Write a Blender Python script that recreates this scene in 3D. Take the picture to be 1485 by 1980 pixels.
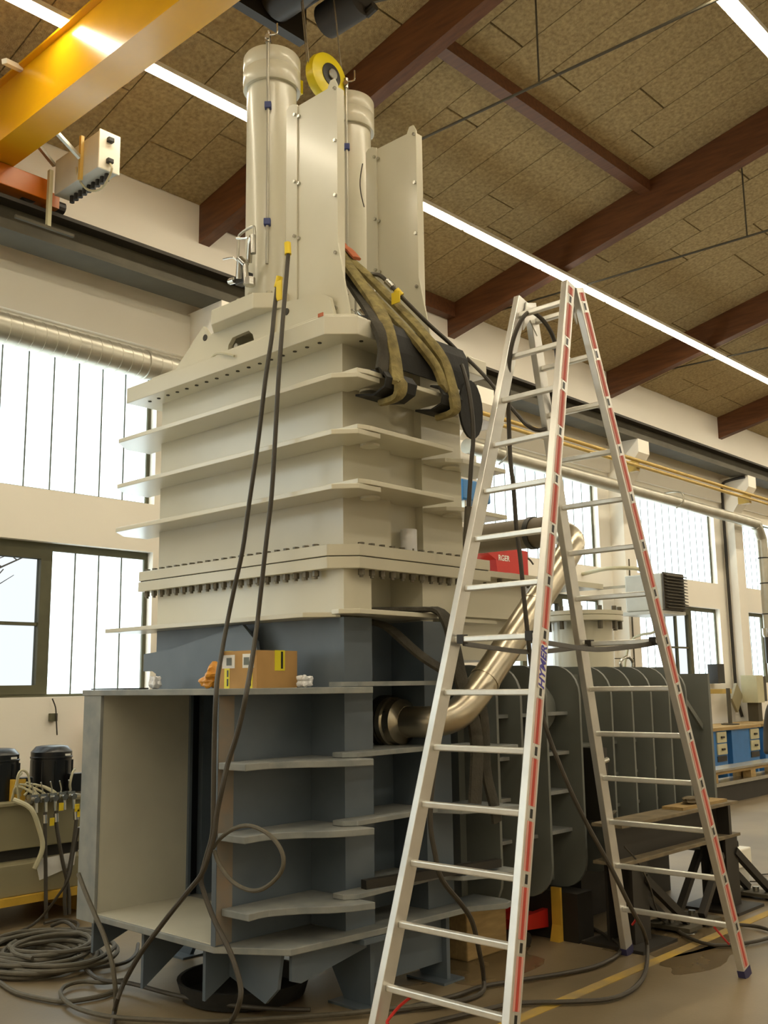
import bpy, bmesh, math, random
from mathutils import Vector, Matrix

for o in list(bpy.data.objects):
    bpy.data.objects.remove(o, do_unlink=True)
scene = bpy.context.scene
COL = scene.collection
random.seed(7)

# ------------------------------------------------------------------ camera
IMG_W, IMG_H = 1485.0, 1980.0
FPX = 1948.0
YAW, PITCH, ROLL = math.radians(42.96), math.radians(9.685), math.radians(-0.76)
CAM = Vector((0.0, 0.0, 1.65))
FWD = Vector((math.cos(PITCH) * math.cos(YAW), math.cos(PITCH) * math.sin(YAW), math.sin(PITCH)))
_r0 = Vector((math.sin(YAW), -math.cos(YAW), 0))
_u0 = _r0.cross(FWD)
RGT = math.cos(ROLL) * _r0 + math.sin(ROLL) * _u0
UPV = -math.sin(ROLL) * _r0 + math.cos(ROLL) * _u0
cd = bpy.data.cameras.new('camera')
cd.sensor_fit = 'VERTICAL'
cd.sensor_height = 36.0
cd.lens = FPX / IMG_H * 36.0
cd.clip_end = 200
cam = bpy.data.objects.new('camera', cd)
COL.objects.link(cam)
m3 = Matrix((RGT, UPV, -FWD)).transposed()
cam.matrix_world = Matrix.Translation(CAM) @ m3.to_4x4()
scene.camera = cam

# ------------------------------------------------------------------ world, light levels, exposure
LED = 30.0          # radiance of the strip lights
DAY = 2.3           # radiance of the daylit translucent panes
w = bpy.data.worlds.new('sky')
scene.world = w
w.use_nodes = True
w.node_tree.nodes['Background'].inputs[0].default_value = (0.90, 0.96, 1.0, 1)
w.node_tree.nodes['Background'].inputs[1].default_value = 0.8
vs = scene.view_settings
vs.view_transform = 'Standard'
vs.look = 'None'
vs.exposure = 0.45
vs.gamma = 1.0
vs.use_curve_mapping = False
scene.cycles.max_bounces = 7
scene.cycles.diffuse_bounces = 4
scene.cycles.glossy_bounces = 3
scene.cycles.transmission_bounces = 5


# ------------------------------------------------------------------ measuring helper: a photo point on a known plane
def at(x, y, ax, val):
    d = FWD * FPX + RGT * (x - IMG_W / 2) - UPV * (y - IMG_H / 2)
    i = 'XYZ'.index(ax)
    t = (val - CAM[i]) / d[i]
    return CAM + d * t


def pts(seq, lift=0.0):
    out = []
    for x, y, ax, v in seq:
        p = at(x, y, ax, v)
        out.append(Vector((p.x, p.y, p.z + lift)))
    return out


# ------------------------------------------------------------------ materials
def S(r, g, b):
    f = lambda c: (c / 255 / 12.92) if c / 255 <= 0.04045 else ((c / 255 + 0.055) / 1.055) ** 2.4
    return (f(r), f(g), f(b), 1.0)


def mat(name, col, rough=0.5, metal=0.0, var=0.12, scale=6.0, bump=0.0, bscale=60.0, col2=None, spec=0.5, detail=4.0, stretch=None, coat=0.0):
    m = bpy.data.materials.new(name)
    m.use_nodes = True
    nt = m.node_tree
    b = nt.nodes['Principled BSDF']
    b.inputs['Roughness'].default_value = rough
    b.inputs['Metallic'].default_value = metal
    b.inputs['Specular IOR Level'].default_value = spec
    if coat:
        b.inputs['Coat Weight'].default_value = coat
        b.inputs['Coat Roughness'].default_value = 0.15
    tc = nt.nodes.new('ShaderNodeTexCoord')
    src = tc.outputs['Object']
    if stretch:
        mp = nt.nodes.new('ShaderNodeMapping')
        mp.inputs['Scale'].default_value = stretch
        nt.links.new(src, mp.inputs[0])
        src = mp.outputs[0]
    n = nt.nodes.new('ShaderNodeTexNoise')
    n.inputs['Scale'].default_value = scale
    n.inputs['Detail'].default_value = detail
    nt.links.new(src, n.inputs['Vector'])
    cr = nt.nodes.new('ShaderNodeValToRGB')
    c2 = col2 or tuple(max(0, c * (1 - var * 2)) for c in col[:3]) + (1,)
    cr.color_ramp.elements[0].position = 0.3
    cr.color_ramp.elements[1].position = 0.7
    cr.color_ramp.elements[0].color = c2
    cr.color_ramp.elements[1].color = col
    nt.links.new(n.outputs['Fac'], cr.inputs[0])
    nt.links.new(cr.outputs[0], b.inputs['Base Color'])
    if bump:
        n2 = nt.nodes.new('ShaderNodeTexNoise')
        n2.inputs['Scale'].default_value = bscale
        n2.inputs['Detail'].default_value = 6
        nt.links.new(src, n2.inputs['Vector'])
        bp = nt.nodes.new('ShaderNodeBump')
        bp.inputs['Strength'].default_value = bump
        bp.inputs['Distance'].default_value = 0.02
        nt.links.new(n2.outputs['Fac'], bp.inputs['Height'])
        nt.links.new(bp.outputs[0], b.inputs['Normal'])
    return m


def emis(name, col, strength):
    m = bpy.data.materials.new(name)
    m.use_nodes = True
    nt = m.node_tree
    nt.nodes.remove(nt.nodes['Principled BSDF'])
    e = nt.nodes.new('ShaderNodeEmission')
    e.inputs[0].default_value = col
    e.inputs[1].default_value = strength
    nt.links.new(e.outputs[0], nt.nodes['Material Output'].inputs[0])
    return m


M = {}
M['beige'] = mat('beige_enamel', S(206, 201, 180), 0.28, var=0.03, scale=2.5, coat=0.25)
M['grey'] = mat('grey_blue_primer', S(98, 108, 117), 0.42, var=0.10, scale=3.0, col2=S(82, 94, 105))
M['greydusty'] = mat('dusty_grey_primer', S(146, 147, 142), 0.7, var=0.1, scale=7.0, col2=S(118, 123, 124))
M['press'] = mat('press_grey_paint', S(116, 119, 113), 0.45, var=0.08, scale=3.0)
M['inside'] = mat('lit_chute_grey', S(196, 193, 176), 0.6, var=0.05, scale=4.0)  # grey paint made lighter: lamp light on chute wall and floor put into colour
M['rust'] = mat('rusty_primer', S(138, 122, 104), 0.8, var=0.2, scale=8.0, col2=S(120, 118, 112))
M['concrete'] = mat('concrete_floor', S(134, 118, 91), 0.42, var=0.12, scale=1.3, bump=0.05, col2=S(106, 93, 71), detail=8)
M['wall'] = mat('painted_wall', S(244, 238, 226), 0.9, var=0.02, scale=1.0, bump=0.03, bscale=40)
M['board'] = mat('wood_wool_board', S(186, 165, 120), 0.95, var=0.25, scale=26.0, bump=0.6, bscale=90, col2=S(146, 126, 88), detail=10)
M['joint'] = mat('dark_roof_deck', S(50, 40, 28), 0.9, var=0.1)
M['glulam'] = mat('brown_glulam', S(112, 70, 40), 0.5, var=0.15, scale=3.0, stretch=(8, 1, 8), col2=S(88, 52, 30))
M['frame'] = mat('olive_steel_frame', S(92, 90, 66), 0.6, var=0.1)
M['bar'] = mat('grey_glazing_joint', S(116, 122, 116), 0.6, var=0.1)
M['crane'] = mat('crane_yellow', S(222, 164, 14), 0.25, var=0.04, scale=3.0, coat=0.3)
M['craneor'] = mat('crane_orange', S(206, 112, 10), 0.35, var=0.08, scale=3.0)
M['rail'] = mat('crane_runway_steel', S(82, 76, 60), 0.7, var=0.15, scale=3.0)
M['raildark'] = mat('dark_runway_steel', S(52, 46, 38), 0.7, var=0.15, scale=3.0)
M['alu'] = mat('ladder_aluminium', S(222, 220, 214), 0.32, 0.75, var=0.05, scale=10)
M['aluw'] = mat('ladder_bright_rung', S(232, 230, 222), 0.30, 0.6, var=0.05, scale=20)
M['steel'] = mat('bright_steel', S(196, 194, 186), 0.25, 0.95, var=0.08, scale=10)
M['stainless'] = mat('stainless_tube', S(206, 196, 174), 0.30, 1.0, var=0.08, scale=4)
M['galv'] = mat('galvanised_duct', S(186, 182, 168), 0.38, 0.75, var=0.1, scale=5)
M['hose'] = mat('black_hydraulic_hose', S(66, 60, 50), 0.55, var=0.12, scale=20)
M['hosedusty'] = mat('dusty_hydraulic_hose', S(92, 86, 72), 0.7, var=0.15, scale=20)
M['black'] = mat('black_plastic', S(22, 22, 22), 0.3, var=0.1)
M['rubber'] = mat('black_rubber', S(38, 37, 34), 0.75, var=0.15, scale=10, bump=0.15, bscale=30)
M['sling'] = mat('olive_sling', S(150, 136, 84), 0.9, var=0.2, scale=18, bump=0.3, bscale=90, col2=S(104, 92, 58))
M['slingdark'] = mat('dark_sling', S(74, 70, 60), 0.95, var=0.2, scale=12, bump=0.3, bscale=60)
M['slingor'] = mat('orange_sling', S(206, 120, 84), 0.9, var=0.15, scale=14)
M['pink'] = mat('pale_red_stripe', S(222, 160, 148), 0.5, var=0.06)
M['cap'] = mat('dark_blue_foot', S(56, 54, 92), 0.6, var=0.1)
M['red'] = mat('red_stripe', S(196, 72, 58), 0.5, var=0.06)
M['redpaint'] = mat('red_paint', S(196, 40, 32), 0.4, var=0.06)
M['purple'] = mat('blue_violet_print', S(84, 76, 172), 0.5, var=0.05)
M['tag'] = mat('yellow_tag', S(234, 204, 40), 0.5, var=0.06)
M['yellowline'] = mat('yellow_floor_paint', S(186, 152, 56), 0.7, var=0.2, scale=5, col2=S(146, 126, 84), detail=8)
M['bolt'] = mat('dull_bolt_steel', S(118, 112, 98), 0.5, 0.6, var=0.15, scale=30)
M['boltp'] = mat('painted_bolt', S(190, 184, 160), 0.4, var=0.05)
M['bluecl'] = mat('blue_plastic_clamp', S(48, 62, 122), 0.4, var=0.1)
M['bluecab'] = mat('blue_cabinet', S(58, 120, 186), 0.45, var=0.06)
M['drawer'] = mat('cream_drawer', S(196, 190, 154), 0.5, var=0.06)
M['card'] = mat('cardboard', S(188, 148, 92), 0.85, var=0.06, scale=10)
M['tape'] = mat('yellow_tape', S(232, 218, 40), 0.4, var=0.05)
M['paper'] = mat('white_paper', S(236, 234, 228), 0.8, var=0.03)
M['plastic'] = mat('white_plastic', S(226, 226, 228), 0.5, var=0.03)
M['amber'] = mat('amber_bag', S(222, 152, 40), 0.4, var=0.15, scale=14)
M['tank'] = mat('olive_grey_tank', S(150, 142, 112), 0.5, var=0.06, scale=3)
M['pallet'] = mat('yellow_steel_tray', S(214, 172, 62), 0.5, var=0.1, scale=6)
M['wood'] = mat('pallet_wood', S(176, 148, 98), 0.85, var=0.15, scale=5, stretch=(1, 6, 6))
M['woodd'] = mat('dark_timber', S(84, 66, 44), 0.85, var=0.15, scale=5)
M['blacksteel'] = mat('black_steel', S(44, 40, 34), 0.5, var=0.15, scale=5)
M['rusttop'] = mat('dusty_beam_top', S(132, 118, 92), 0.8, var=0.2, scale=9)
M['gas'] = mat('ochre_pipe', S(196, 164, 84), 0.5, var=0.08)
M['brownpipe'] = mat('brown_grey_pipe', S(112, 100, 80), 0.55, var=0.1, scale=5)
M['louvre'] = mat('dark_louvre', S(72, 64, 52), 0.5, var=0.08)
M['heater'] = mat('grey_heater_case', S(190, 190, 182), 0.45, var=0.05)
M['cable'] = mat('grey_cable', S(186, 180, 150), 0.6, var=0.06)
M['wire'] = mat('steel_wire_rope', S(150, 140, 118), 0.5, 0.5, var=0.1, scale=40)
M['hookyel'] = mat('hook_block_yellow', S(232, 212, 30), 0.35, var=0.06)
M['white'] = mat('white_enamel', S(240, 236, 222), 0.4, var=0.03)
M['darkhole'] = mat('bolt_hole', S(60, 56, 46), 0.8, var=0.1)
M['stain'] = mat('oil_stain', S(92, 78, 54), 0.25, var=0.2, scale=4, col2=S(114, 98, 72))
M['blue'] = mat('blue_box_paint', S(38, 112, 172), 0.4, var=0.06)
M['bark'] = mat('bark', S(96, 84, 70), 0.9, var=0.2)
M['asphalt'] = mat('yard_ground', S(150, 150, 146), 0.9, var=0.1)
M['led'] = emis('led_diffuser', (1.0, 0.89, 0.67, 1), LED)

pane = bpy.data.materials.new('daylit_profiled_glass')
pane.use_nodes = True
_nt = pane.node_tree
_b = _nt.nodes['Principled BSDF']
_b.inputs['Base Color'].default_value = S(210, 220, 214)
_b.inputs['Roughness'].default_value = 0.2
_tc = _nt.nodes.new('ShaderNodeTexCoord')
_n = _nt.nodes.new('ShaderNodeTexNoise')
_n.inputs['Scale'].default_value = 1.1
_nt.links.new(_tc.outputs['Object'], _n.inputs['Vector'])
_cr = _nt.nodes.new('ShaderNodeValToRGB')
_cr.color_ramp.elements[0].color = (0.70, 0.90, 0.97, 1)
_cr.color_ramp.elements[1].color = (0.88, 0.97, 1.0, 1)
_nt.links.new(_n.outputs['Fac'], _cr.inputs[0])
_nt.links.new(_cr.outputs[0], _b.inputs['Emission Color'])
_b.inputs['Emission Strength'].default_value = DAY
M['pane'] = pane
glass = bpy.data.materials.new('clear_glass')
glass.use_nodes = True
_b = glass.node_tree.nodes['Principled BSDF']
_b.inputs['Base Color'].default_value = (0.96, 0.98, 0.98, 1)
_b.inputs['Roughness'].default_value = 0.02
_b.inputs['Transmission Weight'].default_value = 1.0
_b.inputs['IOR'].default_value = 1.02
M['glass'] = glass


# ------------------------------------------------------------------ mesh builder
class MB:
    def __init__(s):
        s.v = []
        s.f = []

    def box(s, x0, x1, y0, y1, z0, z1):
        n = len(s.v)
        s.v += [(x0, y0, z0), (x1, y0, z0), (x1, y1, z0), (x0, y1, z0), (x0, y0, z1), (x1, y0, z1), (x1, y1, z1), (x0, y1, z1)]
        s.f += [tuple(n + i for i in q) for q in ((0, 3, 2, 1), (4, 5, 6, 7), (0, 1, 5, 4), (1, 2, 6, 5), (2, 3, 7, 6), (3, 0, 4, 7))]
        return s

    def prism(s, poly, axis, a, b):
        # poly: 2D points in the plane across axis; X -> (y,z), Y -> (x,z), Z -> (x,y)
        def mk(p, t):
            if axis == 'X':
                return (t, p[0], p[1])
            if axis == 'Y':
                return (p[0], t, p[1])
            return (p[0], p[1], t)
        n = len(s.v)
        k = len(poly)
        s.v += [mk(p, a) for p in poly] + [mk(p, b) for p in poly]
        s.f.append(tuple(range(n + k - 1, n - 1, -1)))
        s.f.append(tuple(range(n + k, n + 2 * k)))
        for i in range(k):
            j = (i + 1) % k
            s.f.append((n + i, n + j, n + k + j, n + k + i))
        return s

    def cyl(s, p0, p1, r, r1=None, seg=16, cap=True):
        p0, p1 = Vector(p0), Vector(p1)
        r1 = r if r1 is None else r1
        d = (p1 - p0).normalized()
        a = d.orthogonal().normalized()
        b = d.cross(a)
        n = len(s.v)
        for p, rr in ((p0, r), (p1, r1)):
            for i in range(seg):
                t = 2 * math.pi * i / seg
                s.v.append(tuple(p + a * (math.cos(t) * rr) + b * (math.sin(t) * rr)))
        for i in range(seg):
            j = (i + 1) % seg
            s.f.append((n + i, n + j, n + seg + j, n + seg + i))
        if cap:
            s.f.append(tuple(range(n + seg - 1, n - 1, -1)))
            s.f.append(tuple(range(n + seg, n + 2 * seg)))
        return s

    def bar(s, p0, p1, wdt, hgt, up=(0, 0, 1)):
        # box section bar: wdt across, hgt along up
        p0, p1 = Vector(p0), Vector(p1)
        d = (p1 - p0).normalized()
        u = Vector(up)
        side = d.cross(u).normalized()
        u = side.cross(d).normalized()
        n = len(s.v)
        for p in (p0, p1):
            for sx, sy in ((-1, -1), (1, -1), (1, 1), (-1, 1)):
                s.v.append(tuple(p + side * (sx * wdt / 2) + u * (sy * hgt / 2)))
        s.f += [tuple(n + i for i in q) for q in ((0, 3, 2, 1), (4, 5, 6, 7), (0, 1, 5, 4), (1, 2, 6, 5), (2, 3, 7, 6), (3, 0, 4, 7))]
        return s

    def tube(s, path, r, seg=8, smooth=4, cap=True, closed=False):
        P = [Vector(p) for p in path]
        if smooth > 1:
            Q = []
            k = len(P)
            for i in range(k - 1):
                p0, p1, p2, p3 = P[max(i - 1, 0)], P[i], P[i + 1], P[min(i + 2, k - 1)]
                for j in range(smooth):
                    t = j / smooth
                    Q.append(0.5 * ((2 * p1) + (p2 - p0) * t + (2 * p0 - 5 * p1 + 4 * p2 - p3) * t * t + (3 * p1 - p0 - 3 * p2 + p3) * t ** 3))
            Q.append(P[-1])
            P = Q
        n0 = len(s.v)
        d = (P[1] - P[0]).normalized()
        a = d.orthogonal().normalized()
        for i, p in enumerate(P):
            d2 = (P[min(i + 1, len(P) - 1)] - P[max(i - 1, 0)])
            if d2.length < 1e-9:
                d2 = d
            d2 = d2.normalized()
            a = (a - d2 * a.dot(d2))
            if a.length < 1e-6:
                a = d2.orthogonal()
            a.normalize()
            b = d2.cross(a)
            for q in range(seg):
                t = 2 * math.pi * q / seg
                s.v.append(tuple(p + a * (math.cos(t) * r) + b * (math.sin(t) * r)))
        for i in range(len(P) - 1):
            for q in range(seg):
                j = (q + 1) % seg
                x = n0 + i * seg
                s.f.append((x + q, x + j, x + seg + j, x + seg + q))
        if cap:
            s.f.append(tuple(range(n0 + seg - 1, n0 - 1, -1)))
            x = n0 + (len(P) - 1) * seg
            s.f.append(tuple(range(x, x + seg)))
        return s

    def lathe(s, prof, c, axis='Z', seg=24):
        # prof: [(r, h)], closed top and bottom by r=0 points or caps
        n = len(s.v)
        c = Vector(c)
        for r, h in prof:
            for i in range(seg):
                t = 2 * math.pi * i / seg
                u, v = math.cos(t) * r, math.sin(t) * r
                p = {'Z': (u, v, h), 'X': (h, u, v), 'Y': (v, h, u)}[axis]
                s.v.append(tuple(c + Vector(p)))
        for k in range(len(prof) - 1):
            for i in range(seg):
                j = (i + 1) % seg
                a = n + k * seg
                s.f.append((a + i, a + j, a + seg + j, a + seg + i))
        s.f.append(tuple(range(n + seg - 1, n - 1, -1)))
        a = n + (len(prof) - 1) * seg
        s.f.append(tuple(range(a, a + seg)))
        return s

    def ribbon(s, path, width, thick, wdir, smooth=4):
        # flat band along a path: width along wdir, thickness across
        P = [Vector(p) for p in path]
        k = len(P)
        Q = []
        for i in range(k - 1):
            p0, p1, p2, p3 = P[max(i - 1, 0)], P[i], P[i + 1], P[min(i + 2, k - 1)]
            for j in range(smooth):
                t = j / smooth
                Q.append(0.5 * ((2 * p1) + (p2 - p0) * t + (2 * p0 - 5 * p1 + 4 * p2 - p3) * t * t + (3 * p1 - p0 - 3 * p2 + p3) * t ** 3))
        Q.append(P[-1])
        W = Vector(wdir).normalized()
        n0 = len(s.v)
        for i, p in enumerate(Q):
            d = (Q[min(i + 1, len(Q) - 1)] - Q[max(i - 1, 0)]).normalized()
            wv = (W - d * W.dot(d)).normalized()
            nn = d.cross(wv)
            for a, b in ((-1, -0.6), (-0.6, -1), (0.6, -1), (1, -0.6), (1, 0.6), (0.6, 1), (-0.6, 1), (-1, 0.6)):
                s.v.append(tuple(p + wv * (a * width / 2) + nn * (b * thick / 2)))
        for i in range(len(Q) - 1):
            for q in range(8):
                j = (q + 1) % 8
                x = n0 + i * 8
                s.f.append((x + q, x + j, x + 8 + j, x + 8 + q))
        s.f.append(tuple(range(n0 + 7, n0 - 1, -1)))
        x = n0 + (len(Q) - 1) * 8
        s.f.append(tuple(range(x, x + 8)))
        return s

    def mesh(s, name, off=Vector((0, 0, 0))):
        me = bpy.data.meshes.new(name)
        me.from_pydata([tuple(Vector(v) - off) for v in s.v], [], s.f)
        bm = bmesh.new()
        bm.from_mesh(me)
        bmesh.ops.recalc_face_normals(bm, faces=bm.faces)
        bm.to_mesh(me)
        bm.free()
        return me

    def build(s, name, material, parent=None, smooth=False, bevel=0.0, **kw):
        off = wpos(parent) if parent else Vector((0, 0, 0))
        if parent is None:
            xs = [v[0] for v in s.v]; ys = [v[1] for v in s.v]; zs = [v[2] for v in s.v]
            off = Vector(((min(xs) + max(xs)) / 2, (min(ys) + max(ys)) / 2, min(zs)))
        me = s.mesh(name, off)
        me.materials.append(M[material] if isinstance(material, str) else material)
        if smooth:
            me.set_sharp_from_angle(angle=math.radians(40))
            me.polygons.foreach_set('use_smooth', [True] * len(me.polygons))
        o = bpy.data.objects.new(name, me)
        COL.objects.link(o)
        if parent:
            o.parent = parent
        else:
            o.location = off
        if bevel:
            b = o.modifiers.new('bevel', 'BEVEL')
            b.width = bevel
            b.segments = 2
            b.limit_method = 'ANGLE'
        tag(o, **kw)
        return o


def wpos(o):
    p = Vector(o.location)
    while o.parent:
        o = o.parent
        p += Vector(o.location)
    return p


def tag(o, label=None, cat=None, group=None, kind=None):
    if label:
        o['label'] = label
    if cat:
        o['category'] = cat
    if group:
        o['group'] = group
    if kind:
        o['kind'] = kind
    return o


def thing(name, label, cat, loc, group=None, kind=None):
    o = bpy.data.objects.new(name, None)
    o.empty_display_size = 0.1
    COL.objects.link(o)
    o.location = loc
    tag(o, label, cat, group, kind)
    return o


def inst(src_mesh, name, loc, parent, rz=0.0):
    o = bpy.data.objects.new(name, src_mesh)
    COL.objects.link(o)
    o.parent = parent
    o.location = Vector(loc) - wpos(parent)
    o.rotation_euler = (0, 0, rz)
    return o


def smesh(mb, name, material):
    me = mb.mesh(name)
    me.materials.append(M[material])
    return me


def text_mesh(name, body, size, material, matrix, parent, extrude=0.001):
    cu = bpy.data.curves.new(name, 'FONT')
    cu.body = body
    cu.size = size
    cu.extrude = extrude
    cu.offset = 0.0016
    cu.align_x = 'CENTER'
    cu.align_y = 'CENTER'
    tmp = bpy.data.objects.new(name, cu)
    COL.objects.link(tmp)
    dg = bpy.context.evaluated_depsgraph_get()
    me = bpy.data.meshes.new_from_object(tmp.evaluated_get(dg))
    bpy.data.objects.remove(tmp, do_unlink=True)
    me.transform(matrix)
    me.transform(Matrix.Translation(-wpos(parent)))
    me.materials.clear()
    me.materials.append(M[material])
    o = bpy.data.objects.new(name, me)
    COL.objects.link(o)
    o.parent = parent
    return o


# ------------------------------------------------------------------ the hall
WY = 8.45
BAY = 4.24
CEIL0, SLOPE = 6.82, 0.232


def ceil(y):
    return CEIL0 + SLOPE * (WY - abs(y))


floor = MB().box(-9, 40, -9.2, 9.2, -0.3, 0.0).build('floor', 'concrete', kind='structure')
MB().box(1.0, 36, 3.15, 3.22, -0.002, 0.003).build('floor_line', 'yellowline', floor)
for sx, sy, a, b, nm in ((5.0, 3.95, 0.55, 0.30, 0), (6.35, 3.35, 0.60, 0.28, 1), (6.0, 3.0, 0.45, 0.14, 2)):
    ring = []
    for i in range(28):
        t = 2 * math.pi * i / 28
        k = 1 + 0.16 * math.sin(3 * t + nm) + 0.10 * math.sin(5 * t + 2 * nm)
        ring.append((sx + a * k * math.cos(t), sy + b * k * math.sin(t)))
    MB().prism(ring, 'Z', -0.002, 0.0015).build('oil_stain', 'stain', floor)

# wall with the windows
W0 = lambda k: 2.51 + BAY * k
wb = MB()
KS = list(range(-2, 8))
ZB = (0, 1.575, 2.97, 3.45, 4.85, 7.0)
wb.box(-9, 40, WY, WY + 0.3, ZB[0], ZB[1])
wb.box(-9, 40, WY, WY + 0.3, ZB[2], ZB[3])
wb.box(-9, 40, WY, WY + 0.3, ZB[4], ZB[5])
edges = [-9.0]
for k in KS:
    edges += [W0(k), W0(k) + 3.19]
edges.append(40.0)
for i in range(0, len(edges), 2):
    for z0, z1 in ((ZB[1], ZB[2]), (ZB[3], ZB[4])):
        wb.box(edges[i], edges[i + 1], WY, WY + 0.3, z0, z1)
wall_back = wb.build('wall_back', 'wall', kind='structure')
wall_front = MB().box(-9, 40, -WY - 0.3, -WY, 0, 7.0).build('wall_front', 'wall', kind='structure')
gable = [(-WY - 0.3, 0), (WY + 0.3, 0), (WY + 0.3, 6.75), (0, 8.8), (-WY - 0.3, 6.75)]
MB().prism(gable, 'X', -9.3, -9.0).build('wall_left', 'wall', kind='structure')
MB().prism(gable, 'X', 40.0, 40.3).build('wall_right', 'wall', kind='structure')

# pilasters with corbels carrying the crane runway
pil = MB()
cor = [(WY, 5.54), (7.86, 5.54), (7.86, 5.32), (8.20, 4.86), (8.20, 0), (WY, 0)]
pilmesh = smesh(MB().prism(cor, 'X', 0.0, 0.36), 'pilaster', 'wall')
for k in range(-3, 8):
    inst(pilmesh, 'pilaster', (6.05 + BAY * k, 0, 0), wall_back)
# shallow ledge added to give the wall its shading band over the upper windows
MB().box(-9, 40, WY - 0.06, WY, 5.05, 5.50).build('shading_ledge', 'wall', wall_back)

# windows
pane_u = smesh(MB().box(0.004, 0.258, -0.012, 0.012, 0, 1.40), 'pane', 'pane')
pane_l = smesh(MB().box(0.004, 0.258, -0.012, 0.012, 0, 1.31), 'pane', 'pane')
pane_w = smesh(MB().box(0.0, 3.19, -0.012, 0.012, 0, 1.40), 'pane', 'pane')
wn = 0
for k in KS:
    x0 = W0(k)
    gy = WY + 0.13
    detail = 0 <= k <= 6
    wn += 1
    wu = thing('window_%d' % wn, 'tall translucent profiled glass window high in the long white wall', None, (x0, gy, 3.45), kind='structure')
    fr = MB().box(x0, x0 + 3.19, gy - 0.03, gy + 0.03, 3.45, 3.475).box(x0, x0 + 3.19, gy - 0.03, gy + 0.03, 4.83, 4.85)
    fr.box(x0, x0 + 0.03, gy - 0.03, gy + 0.03, 3.475, 4.83).box(x0 + 3.15, x0 + 3.19, gy - 0.03, gy + 0.03, 3.475, 4.83)
    fr.build('window_frame', 'frame', wu)
    if detail:
        jb = MB()
        for i in range(12):
            inst(pane_u, 'pane', (x0 + 0.03 + i * 0.26, gy, 3.45), wu)
            if i:
                jb.box(x0 + 0.023 + i * 0.26, x0 + 0.037 + i * 0.26, gy - 0.02, gy + 0.004, 3.475, 4.83)
        jb.build('glazing_joint', 'bar', wu)
    else:
        inst(pane_w, 'pane', (x0, gy, 3.45), wu)
    wn += 1
    wl = thing('window_%d' % wn, 'lower window with a steel casement between translucent glass strips', None, (x0, gy, 1.575), kind='structure')
    fr = MB().box(x0, x0 + 3.19, gy - 0.04, gy + 0.03, 1.575, 1.60).box(x0, x0 + 3.19, gy - 0.04, gy + 0.03, 2.90, 2.97)
    fr.box(x0, x0 + 0.03, gy - 0.04, gy + 0.03, 1.60, 2.90).box(x0 + 3.15, x0 + 3.19, gy - 0.04, gy + 0.03, 1.60, 2.90)
    c0, c1 = x0 + 1.05, x0 + 2.155
    fr.box(c0, c0 + 0.11, gy - 0.05, gy + 0.03, 1.60, 2.90).box(c1 - 0.11, c1, gy - 0.05, gy + 0.03, 1.60, 2.90)
    fr.box(c0 + 0.11, c1 - 0.11, gy - 0.05, gy + 0.03, 1.60, 1.68).box(c0 + 0.11, c1 - 0.11, gy - 0.05, gy + 0.03, 2.82, 2.90)
    cm = (c0 + c1) / 2
    fr.box(cm - 0.02, cm + 0.02, gy - 0.03, gy + 0.02, 1.68, 2.82)
    fr.box(c0 + 0.11, c1 - 0.11, gy - 0.028, gy + 0.018, 2.21, 2.24)
    fr.build('window_frame', 'frame', wl)
    if detail:
        jb = MB()
        for i in range(4):
            for bx in (x0 + 0.03, x0 + 2.155):
                inst(pane_l, 'pane', (bx + i * 0.25, gy, 1.595), wl)
                if i:
                    jb.box(bx - 0.007 + i * 0.25, bx + 0.007 + i * 0.25, gy - 0.02, gy + 0.004, 1.60, 2.90)
        jb.build('glazing_joint', 'bar', wl)
        for a, b in ((c0 + 0.11, cm - 0.02), (cm + 0.02, c1 - 0.11)):
            for za, zb in ((1.68, 2.21), (2.24, 2.82)):
                MB().box(a, b, gy - 0.004, gy + 0.004, za, zb).build('clear_pane', 'glass', wl)
    else:
        MB().box(x0 + 0.03, c0, gy - 0.01, gy + 0.01, 1.60, 2.9).build('pane', 'pane', wl)
        MB().box(c1, x0 + 3.15, gy - 0.01, gy + 0.01, 1.60, 2.9).build('pane', 'pane', wl)

# outside yard seen through the clear casement panes
MB().box(-9, 40, 9.3, 45, -0.6, -0.3).build('yard_ground', 'asphalt', kind='structure')
MB().box(2.0, 5.6, 14.5, 15.3, -0.3, 2.2).prism([(14.4, 2.2), (15.4, 2.2), (14.9, 2.6)], 'X', 1.9, 5.7).build('garden_wall', 'wall', label='pale garden wall outside the lower left casement window', cat='wall')
tr = thing('bare_tree', 'bare branched tree outside the lower left casement window', 'tree', (5.4, 13.0, -0.3))
MB().cyl((5.4, 13, -0.3), (5.5, 13, 2.2), 0.10, 0.07).build('trunk', 'bark', tr)
bm_ = MB()
random.seed(3)
for i in range(46):
    z = 1.6 + random.random() * 1.8
    a = random.random() * 6.28
    l = 0.5 + random.random() * 0.9
    p = Vector((5.47, 13, z))
    q = p + Vector((math.cos(a) * l, math.sin(a) * l, 0.5 + random.random() * 0.7))
    bm_.cyl(p, q, 0.022, 0.008, seg=5)
    for j in range(4):
        s_ = p.lerp(q, 0.35 + 0.15 * j)
        bm_.cyl(s_, s_ + Vector((random.uniform(-.4, .4), random.uniform(-.4, .4), random.uniform(.1, .4))), 0.010, 0.004, seg=4)
bm_.build('branches', 'bark', tr)

# ceiling: roof deck with wood wool boards
def roof_pt(x, y, d):
    return (x, y, ceil(y) + d)

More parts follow.
